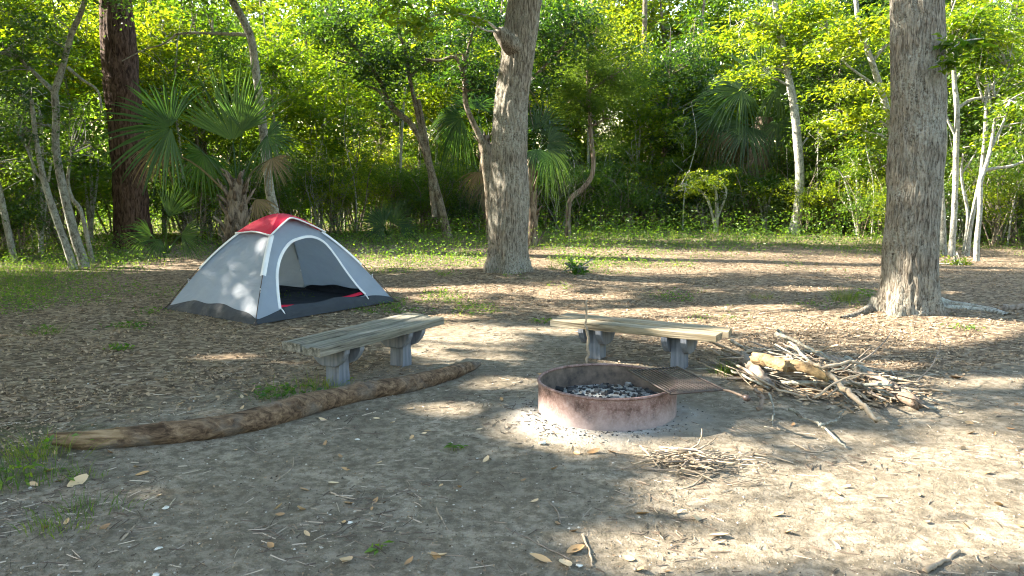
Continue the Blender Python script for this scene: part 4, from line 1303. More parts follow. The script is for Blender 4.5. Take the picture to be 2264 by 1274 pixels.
bl = [gp(664, 762, 0.41), gp(941, 695, 0.41)]
cb = (np.array(bl[0]) + bl[1]) / 2
dv = np.array(bl[1]) - bl[0]
Lb = float(np.linalg.norm(dv))
bench('weathered grey-green plank bench nearest the tent', cb, math.atan2(dv[1], dv[0]), Lb, 0.46, 0.07, 0.41, (-0.40, 0.42), ((0.235, 1.0, 0.0, 0.2), (0.225, 0.99, 0.005, None)), M['plankgrey'], 5)
br = [gp(1234, 697, 0.375), gp(1606, 731, 0.375)]
cb2 = (np.array(br[0]) + br[1]) / 2
dv2 = np.array(br[1]) - br[0]
Lb2 = float(np.linalg.norm(dv2))
bench('tan plank bench behind the fire ring', cb2, math.atan2(dv2[1], dv2[0]), Lb2, 0.42, 0.062, 0.375, (-0.40, 0.40), ((0.20, 0.97, -0.01, None), (0.22, 1.0, 0.01, None)), M['planktan'], 15)

# ------------------------------------------------------------------ fire ring with grate, ash and char
def rust_mat():
    m, nt, out = new_mat('rusty_steel')
    co = nt.nodes.new('ShaderNodeTexCoord').outputs['Object']
    f = noise(nt, co, 9, 8, 0.7)
    g = noise(nt, co, 60, 6, 0.75)
    z = N_(nt, 'ShaderNodeSeparateXYZ', {0: co}).outputs[2]
    c = ramp(nt, f, [(0.34, (0.060, 0.036, 0.029)), (0.5, (0.145, 0.088, 0.076)), (0.68, (0.225, 0.155, 0.142))])
    c = mix(nt, ramp(nt, g, [(0.48, (0, 0, 0)), (0.72, (0.6, 0.6, 0.6))]), c, (0.32, 0.25, 0.24))
    fa = math_(nt, 'ADD', math_(nt, 'MULTIPLY', z, -7.0), math_(nt, 'MULTIPLY', f, 1.2))
    c = mix(nt, math_(nt, 'MULTIPLY', ramp(nt, math_(nt, 'ADD', fa, 0.55), [(0.0, (0, 0, 0)), (0.9, (1, 1, 1))]), 0.5), c, (0.33, 0.285, 0.285))
    finish(nt, out, c, 0.88, g, 0.5, 0.006, 0.2)
    return m


M['rust'] = rust_mat()
M['soot'] = plain_mat('sooty_steel', (0.035, 0.03, 0.028), (0.17, 0.125, 0.095), 10, 0.9, 0.4)
M['grate'] = plain_mat('grate_steel', (0.018, 0.016, 0.016), (0.085, 0.062, 0.052), 25, 0.55, 0.2, 0.4, 0.3)
M['ash'] = plain_mat('grey_ash', (0.10, 0.098, 0.095), (0.36, 0.355, 0.34), 22, 0.95, 0.9, dist=0.03)
M['char'] = attr_mat('charcoal', [(0.0, (0.010, 0.010, 0.011)), (0.65, (0.035, 0.035, 0.037)), (0.85, (0.17, 0.168, 0.165)), (1.0, (0.38, 0.375, 0.36))], 0.85, 0.3)
RZ = hz(RING[0], RING[1] - 0.5) - 0.01
RH, RR = 0.225, 0.492
ring = empty('fire_ring', (RING[0], RING[1], RZ), 'round rusty steel fire ring half full of grey ash', 'fire ring')


def lathe(prof, n=96, wob=0.0, seed=0):
    th = np.linspace(0, 2 * math.pi, n + 1)
    W = np.array([[[(p[0] + wob * (vnoise(math.cos(t) * 2 + 5, math.sin(t) * 2 + 5, seed) - 0.5)) * math.cos(t), (p[0] + wob * (vnoise(math.cos(t) * 2 + 5, math.sin(t) * 2 + 5, seed) - 0.5)) * math.sin(t), p[1]] for t in th] for p in prof])
    return gridmesh(W)


V, F = lathe([(RR, -0.08), (RR + 0.001, 0.0), (RR, 0.1), (RR, RH - 0.01)], 96, 0.012)
link('outer_wall', mesh_np('outer_wall', V, F, M['rust']), ring)
V, F = lathe([(RR - 0.006, RH - 0.01), (RR - 0.006, 0.1), (RR - 0.007, 0.0), (RR - 0.006, -0.06)], 96, 0.012)
link('inner_wall', mesh_np('inner_wall', V, F, M['soot']), ring)
V, F = lathe([(RR - 0.003 + 0.012 * math.cos(a), RH + 0.010 * math.sin(a)) for a in np.linspace(0, -2 * math.pi, 11)], 96, 0.012)
link('rolled_rim', mesh_np('rolled_rim', V, F, M['rust']), ring)
rc = np.random.default_rng(17)
aa, bb = np.meshgrid(np.linspace(0, 2 * math.pi, 73), np.linspace(0.01, 1, 22))
AX, AY = (RR - 0.012) * bb * np.cos(aa), (RR - 0.012) * bb * np.sin(aa)
AZ = 0.085 + 0.05 * (1 - bb ** 2) + 0.05 * (fbm(AX * 9 + 3, AY * 9 + 3, 4, 4) - 0.5) - 0.03 * np.clip(AY / RR, 0, 1)
V, F = gridmesh(np.stack([AX, AY, AZ], -1))
link('ash_bed', mesh_np('ash_bed', V, F, M['ash']), ring)['kind'] = 'stuff'
parts, av = [], []
for k in range(420):
    rad, t = (RR - 0.05) * math.sqrt(rc.uniform(0, 0.9)), rc.uniform(0, 6.283)
    s = rc.uniform(0.005, 0.020) if k > 30 else rc.uniform(0.022, 0.042)
    V, F = box(0, 0, 0, s * rc.uniform(1, 2.4), s, s * rc.uniform(0.6, 1.1))
    V = V * rc.uniform(0.7, 1.15, V.shape)
    Rm = np.array(Matrix.Rotation(rc.uniform(0, 6.28), 3, 'Z') @ Matrix.Rotation(rc.normal(0, 0.6), 3, 'X'))
    x, y = rad * math.cos(t), rad * math.sin(t)
    zz = 0.085 + 0.05 * (1 - (rad / RR) ** 2) + 0.05 * (float(fbm(np.array([x * 9 + 3]), np.array([y * 9 + 3]), 4, 4)[0]) - 0.5) - 0.03 * max(0, y / RR)
    parts.append((V @ Rm.T + [x, y, zz + s * 0.3], F))
    av.append(np.full(8, rc.uniform(0, 1)))
V, F = cat(parts)
av = [a_ * 0.86 for a_ in av]
link('charcoal', mesh_np('charcoal', V, F, M['char'], None, np.concatenate(av), False), ring)['kind'] = 'stuff'
# grate: a swing-out frame of bars lying on the rim
gz = RZ + RH + 0.02
g0, g1, g2, g3 = [np.array(gp(u_, v_, gz)) for u_, v_ in ((1392, 815), (1492, 816), (1586, 868), (1499, 868))]
gl = unit((g3 - g0) + (g2 - g1))
gw = np.array([-gl[1], gl[0]])
gw = gw if np.dot(gw, g1 - g0) > 0 else -gw
gc = (g0 + g1 + g2 + g3) / 4
GL, GW = 0.66, 0.40
grate = empty('fire_grate', (gc[0], gc[1], gz), 'steel cooking grate of thin bars swung out over the edge of the fire ring', 'grate')


def gpt(a, b, z=0.0):
    return np.array([*(gl * a + gw * b), z])


for a in (-GL / 2, GL / 2):
    V, F = tube(np.array([gpt(a, -GW / 2), gpt(a, GW / 2)]), 0.008, 8)
    link('frame_bar', mesh_np('frame_bar', V, F, M['grate']), grate)
for j in range(15):
    b = -GW / 2 + GW * j / 14
    V, F = tube(np.array([gpt(-GL / 2 - 0.005, b, 0.006), gpt(0, b, 0.004), gpt(GL / 2 + 0.005, b, 0.006)]), 0.0042 if 0 < j < 14 else 0.008, 6)
    link('grate_bar', mesh_np('grate_bar', V, F, M['grate']), grate)
hnd = np.array([gpt(GL / 2, GW / 2, 0), gpt(GL / 2 + 0.05, GW / 2 + 0.04, -0.005), gpt(GL / 2 + 0.13, GW / 2 + 0.08, -0.02)])
V, F = tube(smooth_path(hnd, 8), 0.009, 8)
hd = link('handle', mesh_np('handle', V, F, M['soot']), grate)
V, F = tube(np.array([hnd[-1] - gpt(0.005, 0.003), hnd[-1] + gpt(0.012, 0.006, -0.003), hnd[-1] + gpt(0.03, 0.015, -0.006), hnd[-1] + gpt(0.042, 0.021, -.008)]), [0.014, 0.023, 0.023, 0.012], 12)
link('grip', mesh_np('grip', V, F, M['pole']), hd)
# ash and cinders spilled outside
parts, av = [], []
for k in range(190):
    t = rc.normal(-1.9, 0.8)
    rad = RR + 0.01 + abs(rc.normal(0, 0.09))
    x, y = RING[0] + rad * math.cos(t), RING[1] + rad * math.sin(t)
    s = rc.uniform(0.003, 0.010)
    V, F = box(0, 0, 0, s * rc.uniform(1, 2), s, s * 0.8)
    V = V * rc.uniform(0.7, 1.2, V.shape)
    Rm = np.array(Matrix.Rotation(rc.uniform(0, 6.28), 3, 'Z'))
    parts.append((V @ Rm.T + [x, y, hz(x, y) + s * 0.25], F))
    av.append(np.full(8, rc.uniform(0.35, 1)))
V, F = cat(parts)
tag(link('cinders', mesh_np('cinders', V, F, M['char'], None, np.concatenate(av), False)), 'grey cinders and charcoal crumbs spilled round the fire ring', None, None, 'stuff')

# ------------------------------------------------------------------ the long log
def log_mat():
    m, nt, out = new_mat('rotting_log')
    co = nt.nodes.new('ShaderNodeTexCoord').outputs['Object']
    v = N_(nt, 'ShaderNodeAttribute', attribute_name='v').outputs['Fac']
    f = noise(nt, co, 26, 9, 0.7, (0.30, 1, 1), 0.6)
    g = noise(nt, co, 3.0, 5, 0.6)
    h = noise(nt, co, 55, 5, 0.7)
    bark = ramp(nt, f, [(0.36, (0.038, 0.024, 0.015)), (0.5, (0.115, 0.074, 0.046)), (0.64, (0.21, 0.145, 0.092))])
    bark = mix(nt, math_(nt, 'MULTIPLY', ramp(nt, g, [(0.5, (0, 0, 0)), (0.62, (1, 1, 1))]), 0.5), bark, (0.13, 0.125, 0.115))
    wood = ramp(nt, noise(nt, co, 30, 6, 0.6, (0.08, 1, 1)), [(0.36, (0.075, 0.046, 0.025)), (0.5, (0.19, 0.125, 0.068)), (0.65, (0.29, 0.205, 0.125))])
    k = math_(nt, 'ADD', v, math_(nt, 'MULTIPLY', math_(nt, 'SUBTRACT', g, 0.5), 0.8))
    c = mix(nt, ramp(nt, k, [(0.42, (0, 0, 0)), (0.5, (1, 1, 1))]), bark, wood)
    c = mix(nt, math_(nt, 'MULTIPLY', ramp(nt, h, [(0.66, (0, 0, 0)), (0.72, (1, 1, 1))]), ramp(nt, g, [(0.5, (0, 0, 0)), (0.6, (1, 1, 1))])), c, (0.5, 0.49, 0.45))
    finish(nt, out, c, 0.92, math_(nt, 'ADD', f, math_(nt, 'MULTIPLY', h, 0.3)), 1.0, 0.02, 0.15)
    return m


M['log'] = log_mat()
LP = [(135, 985, 25), (205, 982, 25), (320, 975, 26), (450, 960, 27), (560, 940, 28), (660, 915, 26), (720, 897, 24), (800, 878, 23), (900, 857, 21), (980, 835, 18), (1030, 815, 14), (1062, 800, 7)]
Lg = []
for (u_, v_, r_px) in LP:
    g = gp(u_, v_ + 8)
    rr_ = r_px * g[1] / FPX
    Lg.append([g[0], g[1] + rr_ * 0.4, hz(*g) + rr_ * 0.72, rr_])
Q = smooth_path(np.array(Lg), 220)
V, F = tube(Q[:, :3], Q[:, 3], 40, caps=False)
V = V.reshape(220, 40, 3)
rad = V - Q[:, None, :3]
ti, si = np.meshgrid(np.arange(40) / 40, np.linspace(0, 1, 220))
bump_ = 0.80 + 0.24 * fbm(ti * 5, si * 16, 5, 12, 5) + 0.30 * fbm(ti * 16, si * 30, 4, 13, 16) * (vnoise(ti * 4, si * 12, 14, 4))
for (s0, t0_, a0) in ((0.21, 0.3, 0.35), (0.44, 0.35, 0.3), (0.63, 0.25, 0.25), (0.8, 0.4, 0.3)):
    bump_ = bump_ + a0 * np.exp(-((si - s0) / 0.008) ** 2 - ((ti - t0_) / 0.07) ** 2)
spl = np.clip(1 - si / 0.07, 0, 1)
bump_ = bump_ * (1 - 0.45 * spl * vnoise(ti * 9, si * 30, 8, 9))
end2 = np.clip((si - 0.95) / 0.05, 0, 1)
bump_ = bump_ * (1 - end2 * (0.3 + 0.65 * vnoise(ti * 8, si * 2, 18, 8)))
peel = np.clip(1.15 - si / 0.22, 0, 1) * np.clip(1.5 * vnoise(ti * 3, si * 9, 28, 3), 0, 1)
bump_ = bump_ - 0.10 * (peel > 0.55)
jag = (vnoise(ti * 9, 0 * si, 33, 9) - 0.5) * 0.24 * np.clip(1 - si / 0.05, 0, 1)
V = (Q[:, None, :3] + rad * bump_[:, :, None] + unit(Q[0, :3] - Q[12, :3])[None, None] * jag[:, :, None]).reshape(-1, 3)
lb = np.array([Q[110, 0], Q[110, 1], hz(Q[110, 0], Q[110, 1])])
i0, i1 = len(V), len(V) + 1
V = np.vstack([V, Q[3, None, :3], Q[-1, None, :3]])
jj = np.arange(40); kk = (jj + 1) % 40
F = np.vstack([F, np.stack([np.full(40, i0), kk, jj, np.full(40, i0)], 1)[:, [0, 1, 2, 2]] * 0 + np.stack([jj, np.full(40, i0), np.full(40, i0), kk], 1), np.stack([219 * 40 + jj, 219 * 40 + kk, np.full(40, i1), np.full(40, i1)], 1)])
me = bpy.data.meshes.new('fallen_log')
me.from_pydata([tuple(p) for p in (V - lb)], [], [list(dict.fromkeys(f)) for f in F.tolist()])
me.materials.append(M['log'])
a = me.attributes.new('v', 'FLOAT', 'POINT')
a.data.foreach_set('value', np.concatenate([peel.ravel(), [1, 0.5]]).astype(np.float32))
me.polygons.foreach_set('use_smooth', np.ones(len(me.polygons), bool))
me.update()
tag(link('fallen_log', me, None, lb), 'long curved rotting log lying on the earth in front of the grey-green bench', 'log')

# ------------------------------------------------------------------ sticks, firewood, kindling
def stick(name, pts, r0, r1, mat, label, cat_, group=None, sides=7, n=14, seed=0, knob=0.25):
    rr = np.random.default_rng(seed)
    Q = smooth_path(np.asarray(pts, float), n)
    Q[1:-1] += rr.normal(0, max(r0, 0.004) * 0.35, (n - 2, 3))
    R = np.linspace(r0, r1, n) * rr.uniform(1 - knob, 1 + knob, n)
    V, F = tube(Q, R, sides)
    b = Q.mean(0)
    b[2] = Q[:, 2].min()
    return tag(link(name, mesh_np(name, V - b, F, mat), None, b), label, cat_, group)


g = gp(1297, 806)
t0 = at(1298, 664, g[1])
stick('upright_stick', [(g[0], g[1], hz(*g) - 0.08), (g[0] + 0.008, g[1], 0.22), (t0[0] - 0.004, t0[1], t0[2] * 0.65), (t0[0], t0[1], t0[2])], 0.013, 0.010, M['stick'], 'thin bare stick standing upright in the ground before the tan bench', 'stick', seed=3, n=22)


def on_ground(u_, v_, h=0.0):
    g_ = gp(u_, v_, h)
    return np.array([g_[0], g_[1], h + hz(*g_) * (1 if h < 0.05 else 0)])


def logchunk(name, p0, p1, r0, r1, mat, label, seed, bend=0.0):
    p0, p1 = np.array(p0, float), np.array(p1, float)
    m_ = (p0 + p1) / 2 + np.array([0, 0, bend])
    path = np.array([[*p0, r0], [*m_, (r0 + r1) / 2 * 1.08], [*p1, r1]])
    V, F = trunk_np(path, 24, 40, r0 * 0.36, 7, 0, 1, seed)
    n_ = 40
    Vg = V.reshape(n_, 24, 3)
    rr = np.random.default_rng(seed)
    Vg[0] += (p0 - p1) * 0.10 * rr.uniform(-0.5, 0.6, (24, 1))
    Vg[-1] += (p1 - p0) * 0.10 * rr.uniform(-0.5, 0.6, (24, 1))
    c0 = np.repeat(((Vg[0].mean(0)) * 0.9 + Vg[2].mean(0) * 0.1)[None, None], 24, 1)
    c1 = np.repeat(((Vg[-1].mean(0)) * 0.9 + Vg[-3].mean(0) * 0.1)[None, None], 24, 1)
    Vg = np.concatenate([c0, Vg, c1], 0)
    Vg = np.concatenate([Vg, Vg[:, :1]], 1)
    V, F = gridmesh(Vg)
    b = (p0 + p1) / 2
    b[2] = min(p0[2], p1[2]) - r0
    return tag(link(name, mesh_np(name, V - b, F, mat), None, b), label, 'log', 'firewood pile')


M['rotwood'] = plain_mat('rotten_yellow_wood', (0.050, 0.031, 0.017), (0.36, 0.25, 0.125), 13, 0.9, 0.9, dist=0.02)
M['redwood'] = plain_mat('broken_reddish_wood', (0.075, 0.052, 0.038), (0.24, 0.18, 0.135), 9, 0.9, 0.9, mapping=(1, 1, 1), dist=0.02)


def hp(u_, v_, z):
    g_ = gp(u_, v_, z)
    return np.array([g_[0], g_[1], z])


logchunk('firewood_log', hp(1668, 793, .20), hp(1740, 812, .20), 0.043, 0.036, M['rotwood'], 'yellowish rotten log lying on top of the firewood pile', 1, 0.01)
logchunk('firewood_log', hp(1745, 808, .20), hp(1830, 835, .17), 0.038, 0.028, M['rotwood'], 'thinner peeled tan log lying end to end with the yellowish rotten log', 2, 0.02)
logchunk('firewood_log', hp(1925, 835, .10), hp(2028, 890, .06), 0.048, 0.038, M['redwood'], 'grey log with a broken reddish end at the right of the firewood pile', 3, 0.0)
logchunk('firewood_log', hp(1640, 790, .11), hp(1700, 850, .10), 0.034, 0.028, M['stickdark'], 'dark short log under the yellowish end of the firewood pile', 4, 0.0)
logchunk('firewood_log', hp(1870, 800, .11), hp(1960, 850, .10), 0.038, 0.030, M['sticklichen'], 'lichen-grey log in the back of the firewood pile', 5, 0.0)
logchunk('firewood_log', hp(1790, 790, .10), hp(1880, 812, .10), 0.045, 0.040, M['stickdark'], 'dark log at the very back of the firewood pile', 6, 0.0)
named = [
    ([(1830, 825, .22), (1880, 870, .17), (1930, 920, .07), (1945, 930, .03)], .020, .013, 'stick', 'thick pale stick sloping down the front of the firewood pile'),
    ([(1790, 800, .25), (1820, 812, .27), (1880, 800, .30), (1910, 805, .27)], .016, .010, 'stick', 'pale crooked stick arching over the top of the firewood pile'),
    ([(1890, 808, .26), (1930, 780, .33), (1965, 745, .40), (1975, 725, .44)], .007, .003, 'stickdark', 'thin twig pointing up out of the back of the firewood pile'),
    ([(1980, 860, .12), (2030, 840, .16), (2065, 800, .26), (2080, 760, .36), (2060, 730, .43)], .007, .002, 'stickdark', 'long thin twig curving up at the right end of the firewood pile'),
    ([(1745, 905, .06), (1820, 945, .025), (1870, 990, .012)], .012, .007, 'sticklichen', 'grey forked stick lying out in front of the firewood pile'),
    ([(1812, 942, .03), (1845, 930, .03), (1870, 905, .06)], .010, .005, 'sticklichen', 'short side branch of the grey stick in front of the firewood pile'),
    ([(1565, 770, .03), (1640, 815, .10), (1700, 850, .14), (1780, 880, .08)], .013, .007, 'stick', 'long straight tan stick reaching out toward the tan bench'),
    ([(1580, 800, .02), (1640, 830, .06), (1700, 858, .09)], .012, .008, 'sticklichen', 'greyish stick next to the long straight tan stick'),
    ([(1720, 730, .36), (1760, 770, .28), (1800, 810, .20)], .012, .016, 'sticklichen', 'grey-green branch leaning up at the back of the firewood pile'),
    ([(1800, 880, .14), (1850, 845, .24), (1900, 828, .29), (1942, 829, .28)], .009, .006, 'stick', 'thin pale stick bowed across the front of the firewood pile'),
    ([(1700, 870, .10), (1710, 900, .05), (1708, 942, .012)], .008, .005, 'sticklichen', 'hooked twig hanging at the near left of the firewood pile'),
    ([(1678, 905, .06), (1685, 880, .10), (1672, 862, .14)], .018, .014, 'redwood', 'stubby reddish brown stick standing at the left front of the pile'),
    ([(1690, 945, .01), (1720, 948, .012), (1725, 950, .012)], .008, .008, 'stick', 'short straight twig on the ground before the firewood pile'),
    ([(1765, 985, .01), (1800, 1000, .01), (1835, 990, .012)], .005, .003, 'stick', 'thin twig on the earth between kindling and firewood'),
]
for i, (pts, r0, r1, mt, lab) in enumerate(named):
    stick('firewood_stick', [hp(*p_) for p_ in pts], r0, r1, M[mt], lab, 'stick', 'firewood pile', 8, 18, 200 + i)
rp = np.random.default_rng(44)


def stick_label(r0, c, f, w, L_):
    return '%s %s %s %s%s of the firewood pile' % ('long' if L_ > 0.75 else 'short', 'thick' if r0 > 0.015 else ('thin' if r0 < 0.007 else 'medium-thick'), ('pale tan stick', 'pale tan stick', 'dark brown stick', 'lichen-grey stick')[c],
        'in back, ' if w > 0.12 else ('in front, ' if w < -0.12 else ''), 'bench-side end' if f < -0.33 else ('far right end' if f > 0.33 else 'middle'))


for k in range(150):                             # the crowd of sticks in the pile
    f = rp.uniform(-1, 1)
    w = rp.normal(0, 0.25)
    cx, cy = 2.50 + 0.52 * f * 0.62 + w * 0.82, 6.45 - 0.75 * f * 0.75 + w * 0.50
    top = max(0.03, 0.30 * math.exp(-(w / 0.34) ** 2) * math.exp(-(f / 0.95) ** 2))
    zc = rp.uniform(0.02, top)
    ang = math.atan2(-0.80, 0.62) + rp.normal(0, 0.40)
    L_ = rp.uniform(0.25, 0.95)
    dx, dy = math.cos(ang) * L_ / 2, math.sin(ang) * L_ / 2
    tz = rp.normal(0, 0.07)
    pts = [(cx - dx, cy - dy, max(0.02, zc + tz)), (cx + rp.normal(0, .03), cy + rp.normal(0, .03), zc + 0.02), (cx + dx, cy + dy, max(0.015, zc - tz))]
    r0 = rp.choice([0.005, 0.008, 0.012, 0.018, 0.026], p=[.36, .34, .2, .08, .02])
    stick('firewood_stick', pts, r0, r0 * 0.6, M[('stick', 'stick', 'stickdark', 'sticklichen')[k % 4]], stick_label(r0, k % 4, f, w, L_), 'stick', 'sticks jumbled in the firewood pile', 6, 12, 300 + k)
kc = gp(1530, 1035)
for k in range(78):                             # the kindling heap before the fire ring
    rad, t = abs(rp.normal(0, 0.16)), rp.uniform(0, 6.283)
    cx, cy = kc[0] + rad * math.cos(t) * 1.25, kc[1] + rad * math.sin(t) * 0.9
    ang = rp.uniform(-0.9, 0.5)
    L_ = rp.uniform(0.10, 0.36)
    zc = hz(cx, cy) + rp.uniform(0.006, 0.015 + 0.085 * math.exp(-(rad / 0.15) ** 2))
    dx, dy, tz = math.cos(ang) * L_ / 2, math.sin(ang) * L_ / 2, rp.normal(0, 0.02)
    pts = [(cx - dx, cy - dy, max(0.008, zc + tz)), (cx + rp.normal(0, .012), cy + rp.normal(0, .012), zc + 0.008), (cx + dx, cy + dy, max(0.008, zc - tz))]
    r0 = rp.uniform(0.0028, 0.0062)
    stick('kindling_stick', pts, r0, r0 * 0.65, M['stick' if k % 3 else 'stickdark'], '%s %s kindling stick at the %s%s of the kindling heap' % ('long' if L_ > 0.26 else ('short' if L_ < 0.17 else 'middling'), 'tan' if k % 3 else 'dark brown', 'front ' if cy < kc[1] - 0.06 else ('back ' if cy > kc[1] + 0.06 else ''), 'left' if cx < kc[0] - 0.09 else ('right' if cx > kc[0] + 0.09 else 'middle')), 'stick', 'sticks of the kindling heap', 5, 8, 500 + k)
for i, (pts, lab) in enumerate((
    ([(1470, 1005, .05), (1540, 985, .10), (1552, 948, .19)], 'kindling stick poking highest out of the kindling heap'),
    ([(1415, 985, .06), (1440, 1012, .05), (1462, 1042, .01)], 'pale kindling stick leaning at the left of the kindling heap'),
    ([(1500, 1002, .09), (1550, 990, .11), (1583, 968, .14)], 'forked kindling stick lying on top of the kindling heap'),
    ([(1480, 1085, .006), (1530, 1075, .01), (1570, 1035, .04)], 'long curved twig trailing from the kindling heap toward the viewer'))):
    stick('kindling_stick', [hp(*p_) for p_ in pts], 0.006, 0.004, M['stick'], lab, 'stick', 'kindling heap', 6, 14, 600 + i)
# loose sticks on the ground
for i, (u0, v0, u1, v1, r0, lab) in enumerate((
    (2045, 1268, 2120, 1225, .014, 'thick loose stick on the sunny earth at the bottom right'), (1288, 1180, 1310, 1250, .006, 'pale twig upright-looking on the shaded earth near the fallen leaves'),
    (540, 980, 590, 1005, .004, 'thin twig on the shaded earth before the log'), (610, 1060, 650, 1010, .004, 'bent twig in front of the log'), (730, 1085, 790, 1105, .004, 'curved thin twig on the bare grey earth'),
    (1215, 1110, 1240, 1155, .004, 'short dark twig on the shaded earth'), (270, 1195, 300, 1160, .005, 'small stick on the shaded ground at the lower left'), (965, 1120, 990, 1170, .004, 'thin bent twig in the middle of the shaded earth'),
    (1120, 1165, 1260, 1235, .004, 'long thin twig running toward the fallen leaves'), (1405, 955, 1460, 945, .006, 'charred stick at the foot of the fire ring'), (2215, 690, 2262, 688, .05, 'short brown log lying at the right edge beside the oak roots'))):
    a_, b_ = gp(u0, v0), gp(u1, v1)
    m_ = (a_ + b_) / 2 + rp.normal(0, 0.02, 2)
    stick('loose_stick', [(p_[0], p_[1], hz(*p_) + r0 * 0.8) for p_ in (a_, m_, b_)], r0, r0 * 0.7, M['stickdark' if r0 > .02 or i % 3 == 2 else 'stick'], lab, 'stick' if r0 < .03 else 'log', None, 7, 10, 700 + i)

# ------------------------------------------------------------------ fallen leaves and shell bits picked out on the bare earth
def curled_leaf(L_, r):
    n = 7
    W = []
    tw, curl = r.normal(0, 0.4), r.uniform(0.15, 0.6)
    for i in range(n):
        f = i / (n - 1)
        half = L_ * 0.24 * math.sin(math.pi * min(0.97, 0.06 + f * 0.92)) ** 0.8
        x = (f - 0.5) * L_
        z = curl * L_ * 0.35 * (2 * f - 1) ** 2
        W.append([[x, -half, z + half * (0.5 + tw * (f - .5))], [x, 0, z], [x, half, z + half * (0.5 - tw * (f - .5))]])
    return gridmesh(np.array(W))


rl = np.random.default_rng(71)
leaf_meshes = [mesh_np('fallen_leaf', *curled_leaf(1.0, rl), M['dryleaf'], None, np.full(21, i / 7)) for i in range(8)]
def leaf_label(x, y, s, tone):
    marks = ((RING[0], RING[1], 'beside the fire ring'), (kc[0], kc[1], 'beside the kindling heap'), (2.7, 6.3, 'near the firewood pile'), (-1.2, 6.6, 'by the grey-green bench'), (1.1, 6.9, 'by the tan bench'), (-2.3, 4.9, 'by the broken end of the log'),
             (-0.6, 6.0, 'by the thin end of the log'), (-1.6, 3.6, 'on the shaded earth at the lower left'), (0.1, 3.6, 'on the shaded earth at the bottom middle'), (1.6, 3.5, 'on the sun-flecked earth at the bottom right'), (3.0, 4.3, 'on the sunlit earth at the right'))
    m_ = min(marks, key=lambda q: (q[0] - x) ** 2 + (q[1] - y) ** 2)
    return '%s %s fallen leaf %s' % ('large' if s > 0.07 else ('small' if s < 0.045 else 'middling'), ('rusty brown', 'tan', 'pale straw-coloured')[tone], m_[2])


for i, (u_, v_, s) in enumerate(((868, 937, .05), (910, 968, .05), (752, 1012, .06), (764, 1038, .06), (1182, 1108, .05), (1272, 1215, .11), (1195, 1240, .11), (1250, 1250, .12), (765, 1238, .11), (315, 1046, .08), (170, 1066, .13), (352, 1095, .06), (130, 1062, .05), (600, 1205, .06), (967, 1228, .09), (905, 1240, .06), (1313, 1008, .09), (1352, 1007, .06), (1420, 1135, .07), (1075, 1018, .07), (1060, 952, .05), (672, 1080, .06), (2115, 836, .13), (1500, 1135, .06), (1540, 1150, .08), (1720, 1140, .07), (1850, 1095, .08), (1590, 1185, .09), (285, 948, .05), (108, 1040, .07), (945, 955, .05), (830, 1110, .05))):
    g = gp(u_, v_)
    mi_ = int(rl.integers(0, 8))
    o = link('fallen_leaf', leaf_meshes[mi_], None, (g[0], g[1], hz(*g) + 0.004))
    o.scale = (s, s, s)
    o.rotation_euler = (rl.normal(0, 0.3), rl.normal(0, 0.3), rl.uniform(0, 6.28))
    tag(o, leaf_label(g[0], g[1], s, (mi_ * 3) // 8), 'leaf', 'fallen leaves on the bare earth')
for k in range(120):
    x, y = rl.uniform(-3.2, 4.0), rl.uniform(3.2, 6.8)
    if np.hypot(x - RING[0], y - RING[1]) < 0.56:
        continue
    mi_ = int(rl.integers(0, 8))
    o = link('fallen_leaf', leaf_meshes[mi_], None, (x, y, hz(x, y) + 0.003))
    s = rl.uniform(0.03, 0.075)
    o.scale = (s, s, s)
    o.rotation_euler = (rl.normal(0, 0.35), rl.normal(0, 0.35), rl.uniform(0, 6.28))
    tag(o, leaf_label(x, y, s, (mi_ * 3) // 8), 'leaf', 'fallen leaves on the bare earth')


def pebble(r, s):
    th, ph = np.meshgrid(np.linspace(0, 2 * math.pi, 9), np.linspace(0.05, math.pi - 0.05, 6))
    W = np.stack([np.sin(ph) * np.cos(th), np.sin(ph) * np.sin(th) * 0.7, np.cos(ph) * 0.35], -1) * s
    W[:, :-1] *= r.uniform(0.5, 1.3, W[:, :-1].shape[:2])[..., None]
    W[:, -1] = W[:, 0]
    return gridmesh(W)


for i, (u_, v_, s) in enumerate(((367, 1124, .035), (775, 1156, .03), (748, 927, .018), (790, 970, .03), (350, 1214, .03), (345, 1272, .03), (66, 1078, .018), (405, 1010, .015), (1055, 1012, .014), (195, 850, .02), (1280, 1250, .03), (1390, 985, .016), (1200, 985, .05), (1218, 968, .03), (560, 1055, .012), (440, 1200, .012), (325, 850, .016), (1010, 1082, .012))):
    g = gp(u_, v_)
    tag(link('shell_fragment', mesh_np('shell_fragment', *pebble(rl, s * 0.6), M['shell']), None, (g[0], g[1], hz(*g) + s * 0.2)), leaf_label(g[0], g[1], s, 0).replace('rusty brown fallen leaf', 'whitish shell fragment').replace('middling', 'small').replace('large', 'small'), 'shell', 'shell fragments on the bare earth').rotation_euler = (0, 0, rl.uniform(0, 6.28))

# ------------------------------------------------------------------ litter, twigs and green cover: what nobody could count
rg = np.random.default_rng(808)


def candidates(n, x0, x1, y0, y1, near=1.0):
    y = y0 * (y1 / y0) ** rg.uniform(0, 1, n) if near else rg.uniform(y0, y1, n)
    x = rg.uniform(-1, 1, n) * (0.68 * y + 0.8)
    return x, y


